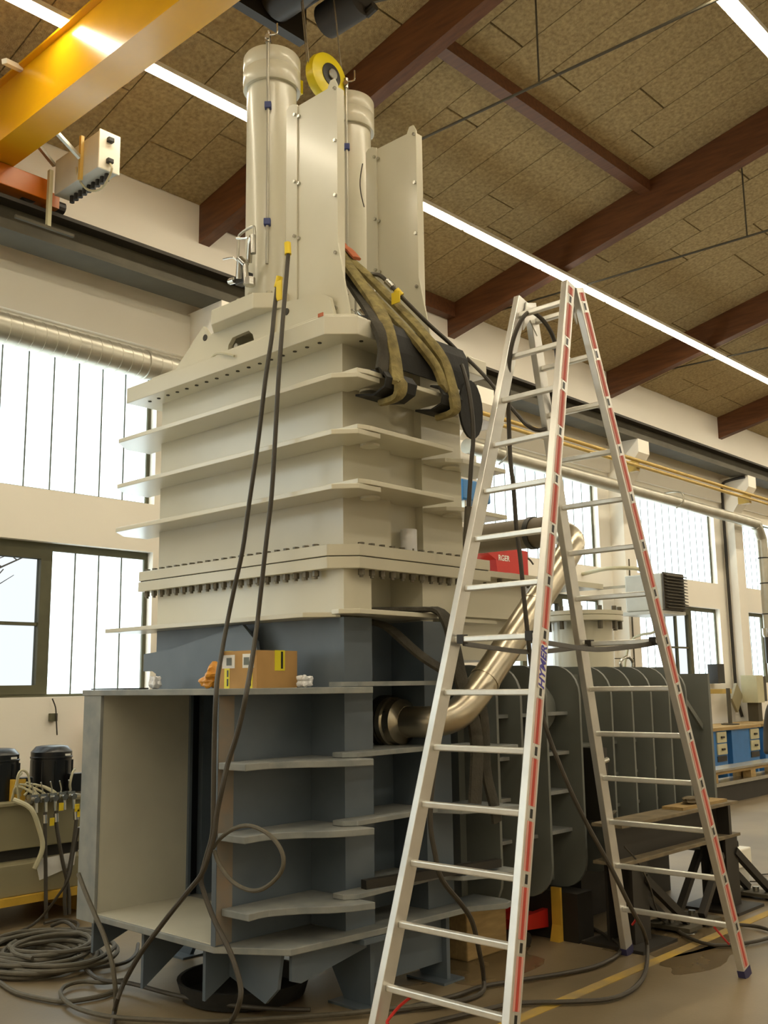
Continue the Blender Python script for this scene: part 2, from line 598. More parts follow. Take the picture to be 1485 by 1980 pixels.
rd = MB()
for s_ in (1, -1):
    n = len(rd.v)
    ye = s_ * (WY + 0.3)
    for x in (-9.2, 40.2):
        for d in (0.035, 0.15):
            rd.v += [roof_pt(x, ye, d), roof_pt(x, 0, d)]
    rd.f += [(n, n + 1, n + 5, n + 4), (n + 2, n + 6, n + 7, n + 3), (n, n + 4, n + 6, n + 2), (n + 1, n + 3, n + 7, n + 5), (n, n + 2, n + 3, n + 1), (n + 4, n + 5, n + 7, n + 6)]
ceiling = rd.build('ceiling', 'joint', kind='structure')


def board(x0, x1, y0, y1, d):
    b = MB()
    n = 0
    b.v = [roof_pt(x0, y0, d), roof_pt(x1, y0, d), roof_pt(x1, y1, d), roof_pt(x0, y1, d),
           roof_pt(x0, y0, 0.034), roof_pt(x1, y0, 0.034), roof_pt(x1, y1, 0.034), roof_pt(x0, y1, 0.034)]
    b.f = [(0, 3, 2, 1), (4, 5, 6, 7), (0, 1, 5, 4), (1, 2, 6, 5), (2, 3, 7, 6), (3, 0, 4, 7)]
    return b


random.seed(11)
BX = lambda k: 6.18 + BAY * k
NW = 8
for k in range(-1, 5):
    xa, xb = BX(k - 1) + 0.14, BX(k)
    wdt = (xb - xa) / NW
    for i in range(NW):
        y1 = WY
        yy = WY - random.choice((0.55, 1.0, 1.5, 1.9))
        while y1 > 0.3:
            y0 = max(0.0, yy)
            if y1 > (2.0 if k < 3 else 1.0):
                board(xa + i * wdt + 0.006, xa + (i + 1) * wdt - 0.006, y0 + 0.010, y1 - 0.010, random.uniform(-0.002, 0.004)).build('ceiling_board', 'board', ceiling)
            else:
                board(xa + i * wdt, xa + (i + 1) * wdt, 0, y1, 0.0).build('ceiling_board', 'board', ceiling)
                break
            y1 = y0
            yy = y0 - 2.0
far = MB()
for k in (-4, -3, -2, 5, 6, 7, 8):
    for s_ in (1, -1):
        b = board(BX(k - 1) + 0.14, BX(k), 0, s_ * WY, 0.0)
        n = len(far.v)
        far.v += b.v
        far.f += [tuple(q + n for q in f) for f in b.f]
for k in range(-1, 5):
    b = board(BX(k - 1) + 0.14, BX(k), 0, -WY, 0.0)
    n = len(far.v)
    far.v += b.v
    far.f += [tuple(q + n for q in f) for f in b.f]
far.build('plain_boarding', 'board', ceiling)

# glulam roof beams
names = {0: 'brown glulam roof beam meeting the wall behind the left cylinder', 1: 'brown glulam roof beam behind the ladder top, second from the machine',
         2: 'brown glulam roof beam crossing right of the ladder top', 3: 'short view of the farthest brown roof beam at right edge'}
for k in range(-3, 8):
    x = BX(k)
    for s_ in (1, -1):
        b = MB()
        yo = WY - 0.001
        ys = (0.0, s_ * yo)
        zt = [ceil(0) + 0.03, ceil(yo) + 0.03]
        zb = [ceil(0) - 0.45, ceil(yo) - 0.43]
        b.v = [(x, ys[0], zb[0]), (x + 0.14, ys[0], zb[0]), (x + 0.14, ys[1], zb[1]), (x, ys[1], zb[1]),
               (x, ys[0], zt[0]), (x + 0.14, ys[0], zt[0]), (x + 0.14, ys[1], zt[1]), (x, ys[1], zt[1])]
        b.f = [(0, 3, 2, 1), (4, 5, 6, 7), (0, 1, 5, 4), (1, 2, 6, 5), (2, 3, 7, 6), (3, 0, 4, 7)]
        if s_ == 1 and k in names:
            b.build('roof_beam', 'glulam', None, label=names[k], cat='beam', group='glulam roof beams')
        else:
            b.build('roof_beam', 'glulam', None, label='brown glulam roof beam outside the view along the hall', cat='beam', group='glulam roof beams')
# purlins
def purlin(x0, x1, y, wdt, h, label):
    b = MB()
    z = ceil(y)
    b.box(x0, x1, y - wdt / 2, y + wdt / 2, z - h, z + 0.01)
    b.build('purlin', 'glulam', None, label=label, cat='purlin')

purlin(6.325, 10.415, 5.35, 0.14, 0.13, 'slim brown purlin between two roof beams above the machine')
purlin(6.325, 10.415, 8.37, 0.14, 0.20, 'short brown timber along the wall top behind the cylinders')
# horizontal tie rods with hangers
for xr, lab in ((6.76, 'thin dark tie rod crossing the ceiling at upper right above the purlin'), (11.0, 'thin dark tie rod crossing the ceiling behind the ladder top'), (15.2, 'thin dark tie rod crossing under the strip light at right'), (19.4, 'short view of a dark tie rod at the right edge')):
    t = thing('tie_rod', lab, 'rod', (xr, 4.0, 6.6))
    MB().cyl((xr, 8.44, 6.81), (xr, 0.2, 6.66), 0.013, seg=6).build('rod', 'rail', t)
    for yh in (4.40, 0.6):
        MB().cyl((xr, yh, 6.725 if yh > 2 else 6.66), (xr, yh, ceil(yh)), 0.009, seg=6).build('hanger', 'rail', t)

# strip light rows
rows = ((6.62, 'white strip light row under the beams behind the ladder'), (2.77, 'white strip light row in the top right corner of the ceiling'),
        (-1.08, 'strip light row above and behind the camera'), (-4.93, 'strip light row along the rear side of the hall'))
for ri, (y, lab) in enumerate(rows):
    z = 6.745
    r = thing('strip_light', lab, 'light', (14, y, z), 'strip light rows')
    MB().box(-8.5, 38, y - 0.065, y + 0.065, z + 0.012, z + 0.055).build('housing', 'white', r)
    seg_l = 1.55 if ri < 2 else 4.65
    n = int(46.5 / seg_l)
    for i in range(n):
        xa = -8.5 + i * seg_l
        if ri < 2:
            MB().box(xa + 0.025, xa + seg_l - 0.025, y - 0.055, y + 0.055, z, z + 0.011).build('light_tube', 'led', r)
        else:
            MB().box(xa + 0.025, xa + seg_l - 0.025, y - 0.055, y + 0.055, z, z + 0.011).build('light_tube', 'led', r)
    hb = MB()
    for k in range(-3, 8):
        hb.cyl((BX(k) + 0.07, y, z + 0.07), (BX(k) + 0.07, y, ceil(y) - 0.4), 0.006, seg=5)
    hb.build('hanger_wires', 'wire', r)

# ================================================================== the shear / baling machine
XF, YS, YL = 3.833, 3.875, 5.615     # front face, right side face, left side face
XB0, XB1 = 4.50, 4.876
mach = thing('scrap_shear', 'tall beige and grey steel scrap shear with two upright cylinders and a square chute', 'machine', (4.35, 4.75, 0.0))


def plan(xa1, xb0, xb1, rec):
    # side columns with a recess between them, on both long sides
    return [(XF, YS), (xa1, YS), (xa1, YS + rec), (xb0, YS + rec), (xb0, YS), (xb1, YS), (xb1, YL), (xb0, YL), (xb0, YL - rec), (xa1, YL - rec), (xa1, YL), (XF, YL)]


MB().prism(plan(4.217, 4.50, 4.876, 0.058), 'Z', 2.40, 3.55).build('upper_frame', 'beige', mach)
MB().prism(plan(4.05, 4.484, 4.714, 0.255), 'Z', 2.03, 2.28).build('neck_frame', 'beige', mach)
MB().prism(plan(4.05, 4.484, 4.714, 0.255), 'Z', 1.62, 2.01).build('lower_frame', 'grey', mach)
# lower columns either side of the chute
MB().prism([(XF, YS), (4.05, YS), (4.05, 4.13), (4.484, 4.13), (4.484, YS), (4.714, YS), (4.714, 4.16), (XF, 4.16)], 'Z', 0.39, 1.62).build('side_column', 'grey', mach)
MB().prism([(XF, 5.27), (4.714, 5.27), (4.714, YL), (XF, YL)], 'Z', 0.39, 1.62).build('side_column', 'grey', mach)

# stiffener plates round the upper frame
for zt in (3.295, 2.985, 2.690):
    zb = zt - 0.028
    front = [(3.61, 5.79), (3.61, 3.735), (3.70, 3.622), (3.87, 3.622), (3.87, YS - 0.001), (XF - 0.001, YS - 0.001), (XF - 0.001, YL + 0.001), (3.95, YL + 0.001), (3.95, 5.93), (3.76, 5.93)]
    MB().prism(front, 'Z', zb, zt).build('stiffener_plate', 'beige', mach, bevel=0.003)
    side = [(3.70, 3.628), (3.78, 3.612), (4.50, 3.628), (4.50, 3.93), (4.22, 3.93), (4.22, YS - 0.001), (3.70, YS - 0.001)]
    MB().prism(side, 'Z', zt + 0.001, zt + 0.027).build('stiffener_plate', 'beige', mach, bevel=0.003)
    sideb = [(4.505, 3.87), (4.56, 3.74), (4.66, 3.685), (5.10, 3.69), (5.10, 3.95), (4.88, 3.95), (4.88, YS - 0.001), (4.505, YS - 0.001)]
    MB().prism(sideb, 'Z', zb - 0.004, zt - 0.006).build('stiffener_plate', 'beige', mach, bevel=0.003)
    # pads under the plates
    MB().cyl((3.93, 3.76, zb - 0.012), (3.93, 3.76, zb), 0.055).build('lug_pad', 'beige', mach)
    MB().cyl((4.68, 3.80, zb - 0.016), (4.68, 3.80, zb - 0.004), 0.055).build('lug_pad', 'beige', mach)

# bolted flange between upper frame and neck
fl = [(3.765, 5.74), (3.765, 3.935), (3.885, 3.80), (5.05, 3.80), (5.05, 5.74)]
MB().prism(fl, 'Z', 2.342, 2.405).build('flange', 'beige', mach, bevel=0.003)
fl2 = [(3.762, 5.742), (3.762, 3.93), (3.882, 3.797), (5.05, 3.797), (5.05, 5.742)]
MB().prism(fl2, 'Z', 2.272, 2.336).build('flange', 'beige', mach, bevel=0.003)
MB().prism([(3.772, 5.73), (3.772, 3.94), (3.89, 3.808), (5.04, 3.808), (5.04, 5.73)], 'Z', 2.334, 2.344).build('gasket', 'darkhole', mach)
hexp = [(0.019 * math.cos(math.pi * i / 3), 0.019 * math.sin(math.pi * i / 3)) for i in range(6)]
nut = smesh(MB().prism(hexp, 'Z', -0.032, 0.0).cyl((0, 0, -0.045), (0, 0, -0.032), 0.011, seg=8), 'bolt', 'bolt')
head = smesh(MB().prism(hexp, 'Z', 0.0, 0.015), 'bolt', 'bolt')
spots = [(3.80, 5.69 - i * 0.0815) for i in range(21)] + [(3.93 + i * 0.084, 3.835) for i in range(12)]
for i, (x, y) in enumerate(spots):
    inst(nut, 'bolt', (x, y, 2.272), mach, i * 0.7)
    inst(head, 'bolt', (x, y, 2.405), mach, i * 0.9)

# shelf plate above the lower frame (beige) and lifting cut at its end
p4 = [(3.665, 5.95), (3.665, 3.99), (3.79, 3.86), (3.79, YS - 0.001), (4.455, YS - 0.001), (4.455, 3.98), (4.05, 4.02), (4.05, 4.5), (XF - 0.001, 4.5), (XF - 0.001, 5.95)]
p4 = [(3.665, 5.97), (3.665, 4.02), (3.80, 3.90), (3.833, 3.90), (3.833, 5.62), (3.95, 5.62), (3.95, 5.97)]
MB().prism(p4, 'Z', 2.008, 2.034).build('stiffener_plate', 'beige', mach, bevel=0.003)
p4s = [(3.72, 3.80), (3.80, 3.72), (4.46, 3.74), (4.46, 4.12), (4.06, 4.12), (4.06, YS - 0.001), (3.74, YS - 0.001)]
MB().prism(p4s, 'Z', 2.018, 2.044).build('stiffener_plate', 'beige', mach, bevel=0.003)
MB().prism([(4.72, 3.80), (5.10, 3.80), (5.10, 4.0), (4.72, 4.0)], 'Z', 2.01, 2.03).build('stiffener_plate', 'beige', mach)

# long grey shelf over the chute
shelf = [(3.19, 5.42), (3.19, 4.12), (3.42, 3.86), (3.60, 3.72), (3.80, 3.63), (3.80, YS - 0.001), (XF - 0.001, YS - 0.001), (XF - 0.001, 5.42)]
MB().prism(shelf, 'Z', 1.605, 1.637).build('shelf_plate', 'greydusty', mach, bevel=0.003)
MB().prism([(3.72, 3.78), (3.80, 3.74), (4.47, 3.76), (4.47, 4.12), (4.06, 4.12), (4.06, YS - 0.001), (3.72, YS - 0.001)], 'Z', 1.640, 1.664).build('shelf_plate', 'greydusty', mach)

# stiffeners beside the chute: wavy outer edge
def wavy(dx=0.0):
    return [(3.2 + dx, 4.128), (3.2 + dx, 4.04), (3.205 + dx, 3.925), (3.30, 3.935), (3.36, 3.93), (3.44, 3.89), (3.52, 3.835), (3.60, 3.755), (3.70, 3.69), (3.82, 3.65), (3.82, YS - 0.001), (XF - 0.001, YS - 0.001), (XF - 0.001, 4.128)]


for zt, dx in ((1.275, 0.0), (0.935, 0.0), (0.578, 0.03)):
    MB().prism(wavy(dx), 'Z', zt - 0.034, zt).build('stiffener_plate', 'greydusty', mach, bevel=0.004)
    MB().prism([(3.74, 3.80), (3.80, 3.75), (4.47, 3.78), (4.47, 4.12), (4.06, 4.12), (4.06, YS - 0.001), (3.74, YS - 0.001)], 'Z', zt + 0.002, zt + 0.028).build('stiffener_plate', 'greydusty', mach, bevel=0.003)
    MB().prism([(4.50, 3.84), (4.56, 3.68), (4.90, 3.54), (4.95, 3.56), (4.95, 3.95), (4.72, 3.95), (4.72, YS - 0.001), (4.50, YS - 0.001)], 'Z', zt - 0.01, zt + 0.016).build('stiffener_plate', 'greydusty', mach, bevel=0.003)

# chute
MB().box(3.20, 3.833, 4.135, 4.170, 0.405, 1.604).build('chute_wall', 'grey', mach)
MB().box(3.203, 3.30, 4.133, 4.136, 0.41, 1.60).build('worn_strip', 'rust', mach)
MB().box(3.20, 3.815, 5.225, 5.26, 0.405, 1.604).build('chute_wall', 'inside', mach)
MB().box(3.196, 3.215, 5.222, 5.405, 0.36, 1.604).build('chute_flange', 'greydusty', mach)
MB().box(3.815, 3.835, 5.205, 5.26, 0.405, 1.604).build('guide_edge', 'grey', mach)
MB().box(3.835, 3.92, 5.26, 5.275, 0.405, 1.604).build('blade_slot', 'black', mach)
MB().box(3.92, 4.714, 5.215, 5.268, 0.405, 1.61).build('inner_wall', 'grey', mach)
MB().box(4.60, 4.66, 4.165, 5.21, 0.41, 1.61).build('ram_face', 'grey', mach)
MB().prism([(3.20, 5.40), (3.20, 4.15), (3.41, 3.825), (4.10, 3.77), (4.70, 3.75), (4.90, 3.64), (4.97, 3.66), (4.99, 3.72), (4.99, 3.95), (4.75, 3.95), (4.75, 5.40)], 'Z', 0.372, 0.404).build('base_plate', 'greydusty', mach, bevel=0.004)
MB().box(3.215, 3.83, 4.171, 5.224, 0.404, 0.410).build('chute_floor', 'inside', mach)
# gussets below the base plate
for y, dz in ((5.34, 0.20), (4.84, 0.30), (4.30, 0.26)):
    MB().prism([(3.27, 0.371), (3.27, 0.371 - dz), (3.62, 0.30), (3.9, 0.371)], 'Y', y, y + 0.022).build('gusset', 'grey', mach)
MB().prism([(4.30, 0.371), (4.30, 0.20), (4.02, 0.12), (3.93, 0.20), (3.90, 0.371)], 'X', 3.42, 3.44).build('gusset', 'grey', mach)
MB().prism([(3.46, 0.371), (3.46, 0.24), (3.52, 0.22), (3.98, 0.30), (3.98, 0.371)], 'Y', 3.87, 3.89).build('gusset', 'grey', mach)
for x in (4.0, 4.62):
    MB().prism([(3.865, 0.371), (3.865, 0.012), (4.06, 0.012), (4.22, 0.26), (4.22, 0.371)], 'X', x, x + 0.03).build('leg', 'grey', mach)
    MB().prism([(5.60, 0.371), (5.60, 0.012), (5.42, 0.012), (5.26, 0.26), (5.26, 0.371)], 'X', x, x + 0.03).build('leg', 'grey', mach)
    MB().box(x - 0.08, x + 0.10, 3.82, 4.10, 0.0, 0.012).build('foot_plate', 'grey', mach)
    MB().box(x - 0.08, x + 0.10, 5.38, 5.62, 0.0, 0.012).build('foot_plate', 'grey', mach)
MB().box(4.03, 4.62, 3.90, 3.92, 0.10, 0.371).build('leg_web', 'grey', mach)
MB().prism([(3.77, 0.345), (3.77, 0.371), (3.86, 0.371), (3.86, 0.345)], 'X', 3.86, 4.16).build('base_lip', 'grey', mach)

# bracket plate standing on the shelf
br = [(5.44, 1.637), (5.44, 1.62)]
brk = MB()
out = [(5.40, 1.638), (4.56, 1.638), (4.50, 1.70), (4.475, 1.80), (4.50, 1.90), (4.62, 2.00), (4.66, 1.995), (5.32, 1.88), (5.62, 1.86), (5.62, 1.75), (5.52, 1.75), (5.43, 1.71)]
brk.prism(out, 'X', 3.74, 3.765)
brk.build('bracket_plate', 'grey', mach)
MB().box(3.235, 3.40, 5.05, 5.40, 1.638, 1.646).build('shim_plate', 'blacksteel', mach)

# top plate
tp = [(3.655, 5.78), (3.655, 3.835), (3.785, 3.705), (4.95, 3.705), (4.95, 5.78)]
MB().prism(tp, 'Z', 3.548, 3.655).build('top_plate', 'beige', mach, bevel=0.004)
bh = smesh(MB().cyl((0, 0, -0.004), (0, 0, 0.0), 0.012, seg=10), 'bolt_hole', 'darkhole')
for i in range(17):
    inst(bh, 'bolt_hole', (3.735, 5.62 - i * 0.104, 3.548), mach)
for i in range(3):
    inst(bh, 'bolt_hole', (3.88 + i * 0.16, 3.77, 3.548), mach)
bh2 = smesh(MB().cyl((0, 0, 0), (0, 0, 0.012), 0.016, seg=8), 'bolt', 'boltp')
for i in range(10):
    inst(bh2, 'bolt', (3.70, 5.6 - i * 0.18, 3.655), mach)
# raised second plate and frame on top
MB().prism([(3.72, 5.58), (3.72, 3.90), (3.84, 3.78), (4.90, 3.78), (4.90, 5.58)], 'Z', 3.656, 3.70).build('cover_plate', 'beige', mach, bevel=0.003)
# front bracket beam with arched cut-outs
fb = [(5.50, 3.70), (5.16, 3.985), (5.06, 3.93), (4.98, 3.94), (4.90, 3.92), (4.44, 3.935), (4.02, 3.90), (3.96, 3.86), (3.96, 3.70), (4.40, 3.70), (4.45, 3.70), (4.62, 3.70), (4.65, 3.79), (4.70, 3.815), (4.86, 3.80), (4.91, 3.76), (4.93, 3.70)]
MB().prism([(5.55, 3.70), (5.17, 3.985), (5.10, 3.90), (5.0, 3.93), (4.93, 3.92), (4.93, 3.70)], 'X', 3.83, 3.86).build('bracket_web', 'beige', mach)
MB().prism([(4.93, 3.70), (4.93, 3.92), (4.46, 3.92), (4.46, 3.70), (4.63, 3.70), (4.66, 3.80), (4.70, 3.835), (4.86, 3.83), (4.90, 3.79), (4.915, 3.70)], 'X', 3.83, 3.86).build('bracket_web', 'beige', mach)
MB().prism([(4.46, 3.70), (4.46, 3.945), (4.06, 3.90), (3.99, 3.86), (3.945, 3.72), (3.945, 3.70)], 'X', 3.845, 3.87).build('bracket_web', 'beige', mach)
MB().cyl((3.826, 5.145, 3.90), (3.832, 5.145, 3.90), 0.022, seg=12).build('pin_hole', 'darkhole', mach)
MB().cyl((3.84, 4.36, 3.87), (3.846, 4.36, 3.87), 0.022, seg=12).build('pin_hole', 'darkhole', mach)
MB().box(3.86, 4.85, 4.95, 4.98, 3.70, 3.92).build('bracket_web', 'beige', mach)
MB().box(3.86, 4.85, 4.50, 4.53, 3.70, 3.92).build('bracket_web', 'beige', mach)
MB().cyl((3.95, 4.77, 3.745), (3.80, 4.79, 3.745), 0.022).build('lifting_pin', 'steel', mach)
# vent pipe hook on the left of the top plate
MB().tube([(3.95, 5.50, 3.70), (3.95, 5.50, 3.86), (3.95, 5.47, 3.92), (3.95, 5.38, 3.93), (3.95, 5.33, 3.90)], 0.016).build('vent_pipe', 'steel', mach, smooth=True)
# cable end lying over the plate edge
MB().tube([(3.70, 4.92, 3.665), (3.67, 4.82, 3.672), (3.645, 4.70, 3.64), (3.64, 4.60, 3.60)], 0.007).build('cable_end', 'cable', mach, smooth=True)
MB().box(3.650, 3.656, 3.84, 3.88, 3.655, 3.675).build('paint_mark', 'slingor', mach)

# cylinders
def hyd_cylinder(cx):
    cy = 4.75
    c = bpy.data.objects.new('hydraulic_cylinder', None)
    MB().prism([(cx - 0.33, cy + 0.19), (cx - 0.33, cy - 0.22), (cx - 0.20, cy - 0.36), (cx + 0.28, cy - 0.36), (cx + 0.28, cy + 0.33), (cx - 0.20, cy + 0.33)], 'Z', 3.905, 4.005).build('mounting_block', 'beige', mach, bevel=0.006)
    fl_ = MB().lathe([(0.235, 4.006), (0.235, 4.06), (0.228, 4.068), (0.18, 4.068), (0.178, 4.08)], (cx, cy, 0), seg=40)
    fl_.build('foot_flange', 'beige', mach, smooth=True)
    bl = smesh(MB().cyl((0, 0, 0), (0, 0, 0.018), 0.020, seg=10), 'bolt', 'boltp')
    for i in range(10):
        a = i * math.pi / 5 + 0.2
        inst(bl, 'bolt', (cx + 0.205 * math.cos(a), cy + 0.205 * math.sin(a), 4.068), mach)
    MB().lathe([(0.166, 4.07), (0.166, 5.60)], (cx, cy, 0), seg=48).build('cylinder_barrel', 'beige', mach, smooth=True)
    MB().lathe([(0.188, 5.575), (0.192, 5.58), (0.192, 5.70), (0.190, 5.703), (0.192, 5.706), (0.192, 5.80), (0.185, 5.812)], (cx, cy, 0), seg=48).build('cylinder_cap', 'beige', mach, smooth=True)
    # pressure line down the front of the barrel
    a = math.radians(-138)
    dx, dy = math.cos(a), math.sin(a)
    px = lambda r: cx + dx * r
    py = lambda r: cy + dy * r
    MB().tube([(px(0.215), py(0.215), 5.86), (px(0.215), py(0.215), 5.74), (px(0.21), py(0.21), 5.60), (px(0.19), py(0.19), 5.42), (px(0.185), py(0.185), 5.30), (px(0.185), py(0.185), 4.62), (px(0.185), py(0.185), 4.28)], 0.010, seg=8).build('pressure_line', 'galv', mach, smooth=True)
    for z in (5.37, 4.56):
        t = Vector((-dy, dx, 0))
        p = Vector((px(0.185), py(0.185), z))
        MB().bar(p - t * 0.022, p + t * 0.022, 0.036, 0.045).build('pipe_clamp', 'bluecl', mach, bevel=0.004)
    v = MB()
    v.cyl((px(0.17), py(0.17), 5.83), (px(0.245), py(0.245), 5.83), 0.017, seg=10)
    v.cyl((px(0.215), py(0.215), 5.80), (px(0.215), py(0.215), 5.875), 0.019, seg=8)
    v.build('bleed_valve', 'steel', mach, smooth=True)
    t = Vector((-dy, dx, 0))
    p = Vector((px(0.22), py(0.22), 5.85))
    MB().tube([p, p + t * 0.05 + Vector((0, 0, 0.005)), p + t * 0.062 + Vector((0, 0, 0.03)), p + t * 0.062 + Vector((0, 0, 0.085))], 0.006, seg=6).build('valve_handle', 'steel', mach, smooth=True)


hyd_cylinder(4.05)
hyd_cylinder(4.77)

# valve group on the left cylinder: bracket loop, ball valves, fittings
def vg(ox, oy, oz):
    B = lambda x, y, z: (ox + x, oy + y, oz + z)
    MB().tube([B(0, 0.155, 0.0), B(0, 0.155, 0.24), B(0, 0.13, 0.285), B(0, 0.02, 0.295), B(0, -0.005, 0.27), B(0, -0.005, 0.17)], 0.009, seg=8).build('bracket_loop', 'galv', mach, smooth=True)
    MB().box(ox - 0.02, ox + 0.03, oy + 0.04, oy + 0.155, oz - 0.06, oz + 0.0).build('valve_block', 'black', mach, bevel=0.004)
    g = MB()
    g.cyl(B(-0.03, 0.20, -0.025), B(-0.03, 0.15, -0.03), 0.020, seg=10)
    g.cyl(B(-0.02, 0.11, -0.03), B(-0.05, 0.07, 0.09), 0.028, 0.022, seg=10)
    g.cyl(B(-0.05, 0.07, 0.08), B(-0.045, 0.02, 0.03), 0.022, seg=10)
    g.cyl(B(-0.045, 0.03, 0.05), B(-0.045, 0.015, -0.10), 0.019, seg=10)
    g.cyl(B(-0.03, 0.0, -0.11), B(-0.03, 0.0, -0.06), 0.034, seg=8)
    g.cyl(B(-0.02, 0.02, 0.05), B(-0.06, -0.04, 0.16), 0.018, seg=10)
    g.cyl(B(-0.06, -0.04, 0.15), B(-0.075, -0.075, 0.17), 0.021, seg=8)
    g.cyl(B(-0.075, -0.08, 0.18), B(-0.075, -0.085, 0.06), 0.018, seg=10)
    g.build('pipe_fitting', 'steel', mach, smooth=True)
    MB().tube([B(-0.05, 0.10, 0.08), B(-0.06, 0.13, 0.105), B(-0.06, 0.23, 0.125)], 0.006, seg=6).build('valve_handle', 'steel', mach, smooth=True)
    MB().tube([B(-0.06, -0.01, 0.19), B(-0.06, 0.03, 0.20), B(-0.06, 0.10, 0.225)], 0.006, seg=6).build('valve_handle', 'steel', mach, smooth=True)


vg(3.80, 4.62, 4.20)
vg(4.56, 4.32, 3.98)

# guard panels
def guard(x):
    MB().box(x, x + 0.006, 4.035, 4.325, 3.72, 5.23).build('guard_sheet', 'beige', mach)
    MB().prism([(4.42, 3.72), (4.42, 5.235), (4.395, 5.255), (4.36, 5.255), (4.32, 5.235), (4.32, 3.72)], 'X', x - 0.010, x - 0.001).build('guard_edge', 'beige', mach)
    MB().prism([(4.04, 3.72), (4.04, 5.225), (4.02, 5.262), (3.985, 5.262), (3.962, 5.215), (3.962, 4.20), (3.862, 3.72)], 'X', x - 0.012, x - 0.001).build('guard_edge', 'beige', mach)
    MB().box(x, x + 0.05, 3.964, 3.970, 3.72, 5.20).build('guard_lip', 'beige', mach)
    MB().box(x, x + 0.05, 4.412, 4.418, 3.72, 5.22).build('guard_lip', 'beige', mach)
    sc = smesh(MB().cyl((0, 0, 0), (-0.014, 0, 0), 0.011, seg=8), 'screw', 'steel')
    for z in (5.19, 4.85, 4.50, 4.14, 3.80):
        inst(sc, 'screw', (x - 0.012, 3.975, z), mach)
    for z in (5.17, 4.72, 4.36):
        inst(sc, 'screw', (x - 0.010, 4.335, z), mach)
        inst(sc, 'screw', (x - 0.001, 4.305, z - 0.02), mach)


guard(3.90)
guard(4.62)
MB().tube([(4.60, 4.44, 5.16), (4.595, 4.46, 5.05), (4.595, 4.455, 4.95), (4.60, 4.43, 4.84)], 0.004, seg=5).build('sense_cable', 'hose', mach)

# outlet pipe with bolted flange in the side recess
pf = thing('stainless_pipe', 'stainless steel tube rising from a flange behind the ladder', 'pipe', (4.42, 4.0, 1.43))
MB().lathe([(0.145, 0.0), (0.15, -0.005), (0.15, -0.05), (0.145, -0.055)], (4.40, 4.129, 1.435), 'Y', 32).build('backing_flange', 'blacksteel', pf, smooth=True)
MB().lathe([(0.135, 0.0), (0.14, -0.004), (0.14, -0.04), (0.13, -0.05), (0.128, -0.10), (0.10, -0.12), (0.09, -0.14)], (4.40, 4.072, 1.435), 'Y', 32).build('pipe_flange', 'stainless', pf, smooth=True)
hx = smesh(MB().cyl((0, 0, 0), (0, -0.03, 0), 0.016, seg=6), 'bolt', 'steel')
for i in range(8):
    a = i * math.pi / 4 + 0.3
    inst(hx, 'bolt', (4.40 + 0.115 * math.cos(a), 4.032, 1.435 + 0.115 * math.sin(a)), pf)
MB().tube([(4.40, 4.0, 1.435), (4.40, 3.86, 1.435), (4.42, 3.74, 1.44), (4.50, 3.655, 1.475), (4.62, 3.625, 1.57), (4.80, 3.62, 1.725), (5.10, 3.62, 1.985), (5.62, 3.62, 2.44), (5.78, 3.66, 2.58), (5.84, 3.78, 2.66), (5.84, 3.86, 2.68)], 0.088, seg=20, smooth=5).build('tube', 'stainless', pf, smooth=True)
for p, q in (((4.72, 3.621, 1.655), (4.735, 3.621, 1.668)), ((5.25, 3.62, 2.115), (5.262, 3.62, 2.126))):
    MB().cyl(p, q, 0.0925, seg=24).build('weld_seam', 'stainless', pf, smooth=True)

# rear housing of the machine beside the tower
MB().box(4.90, 6.05, 4.25, 5.45, 1.80, 2.36).build('rear_housing', 'beige', mach)
MB().box(4.88, 6.95, 4.13, 5.5, 2.36, 2.40).build('rear_flange', 'beige', mach)
MB().box(4.90, 6.04, 4.15, 4.25, 2.08, 2.11).build('rear_rib', 'beige', mach)
for i in range(9):
    inst(nut, 'bolt', (4.98 + i * 0.17, 4.18, 2.36), mach)
MB().box(4.876, 4.93, 4.3, 5.5, 2.42, 3.4).build('rear_panel', 'beige', mach)
bp_ = thing('suction_pipe', 'thick brown grey pipe running from behind the tower to the tube top', 'pipe', (5.84, 4.4, 2.55))
MB().cyl((5.84, 3.86, 2.68), (5.84, 5.3, 2.70), 0.105, seg=24).build('pipe_run', 'brownpipe', bp_, smooth=True)
MB().cyl((5.84, 3.99, 2.681), (5.84, 4.03, 2.682), 0.115, seg=24).build('pipe_collar', 'blacksteel', bp_, smooth=True)
MB().tube([(5.84, 5.25, 2.70), (5.84, 5.38, 2.69), (5.84, 5.42, 2.60), (5.84, 5.42, 2.41)], 0.10, seg=16).build('pipe_bend', 'galv', bp_, smooth=True)
ve = thing('flanged_vessel', 'beige upright vessel with bolted lid behind the ladder', 'vessel', (7.85, 4.9, 1.7))
MB().lathe([(0.27, 1.60), (0.27, 2.17)], (7.85, 4.9, 0), seg=32).build('shell', 'beige', ve, smooth=True)
MB().lathe([(0.36, 2.17), (0.365, 2.175), (0.365, 2.215), (0.36, 2.22)], (7.85, 4.9, 0), seg=32).build('flange', 'beige', ve, smooth=True)
MB().lathe([(0.36, 2.222), (0.365, 2.227), (0.365, 2.26), (0.30, 2.265)], (7.85, 4.9, 0), seg=32).build('lid', 'beige', ve, smooth=True)
vb = smesh(MB().cyl((0, 0, -0.14), (0, 0, 0.06), 0.022, seg=6), 'bolt', 'bolt')
for i in range(12):
    a = i * math.pi / 6
    inst(vb, 'bolt', (7.85 + 0.33 * math.cos(a), 4.9 + 0.33 * math.sin(a), 2.24), ve)

# ================================================================== ribbed press box behind the tower
pr = thing('ribbed_press_box', 'long grey press box with rounded upright ribs behind the ladder', 'press', (6.4, 4.7, 0.25))


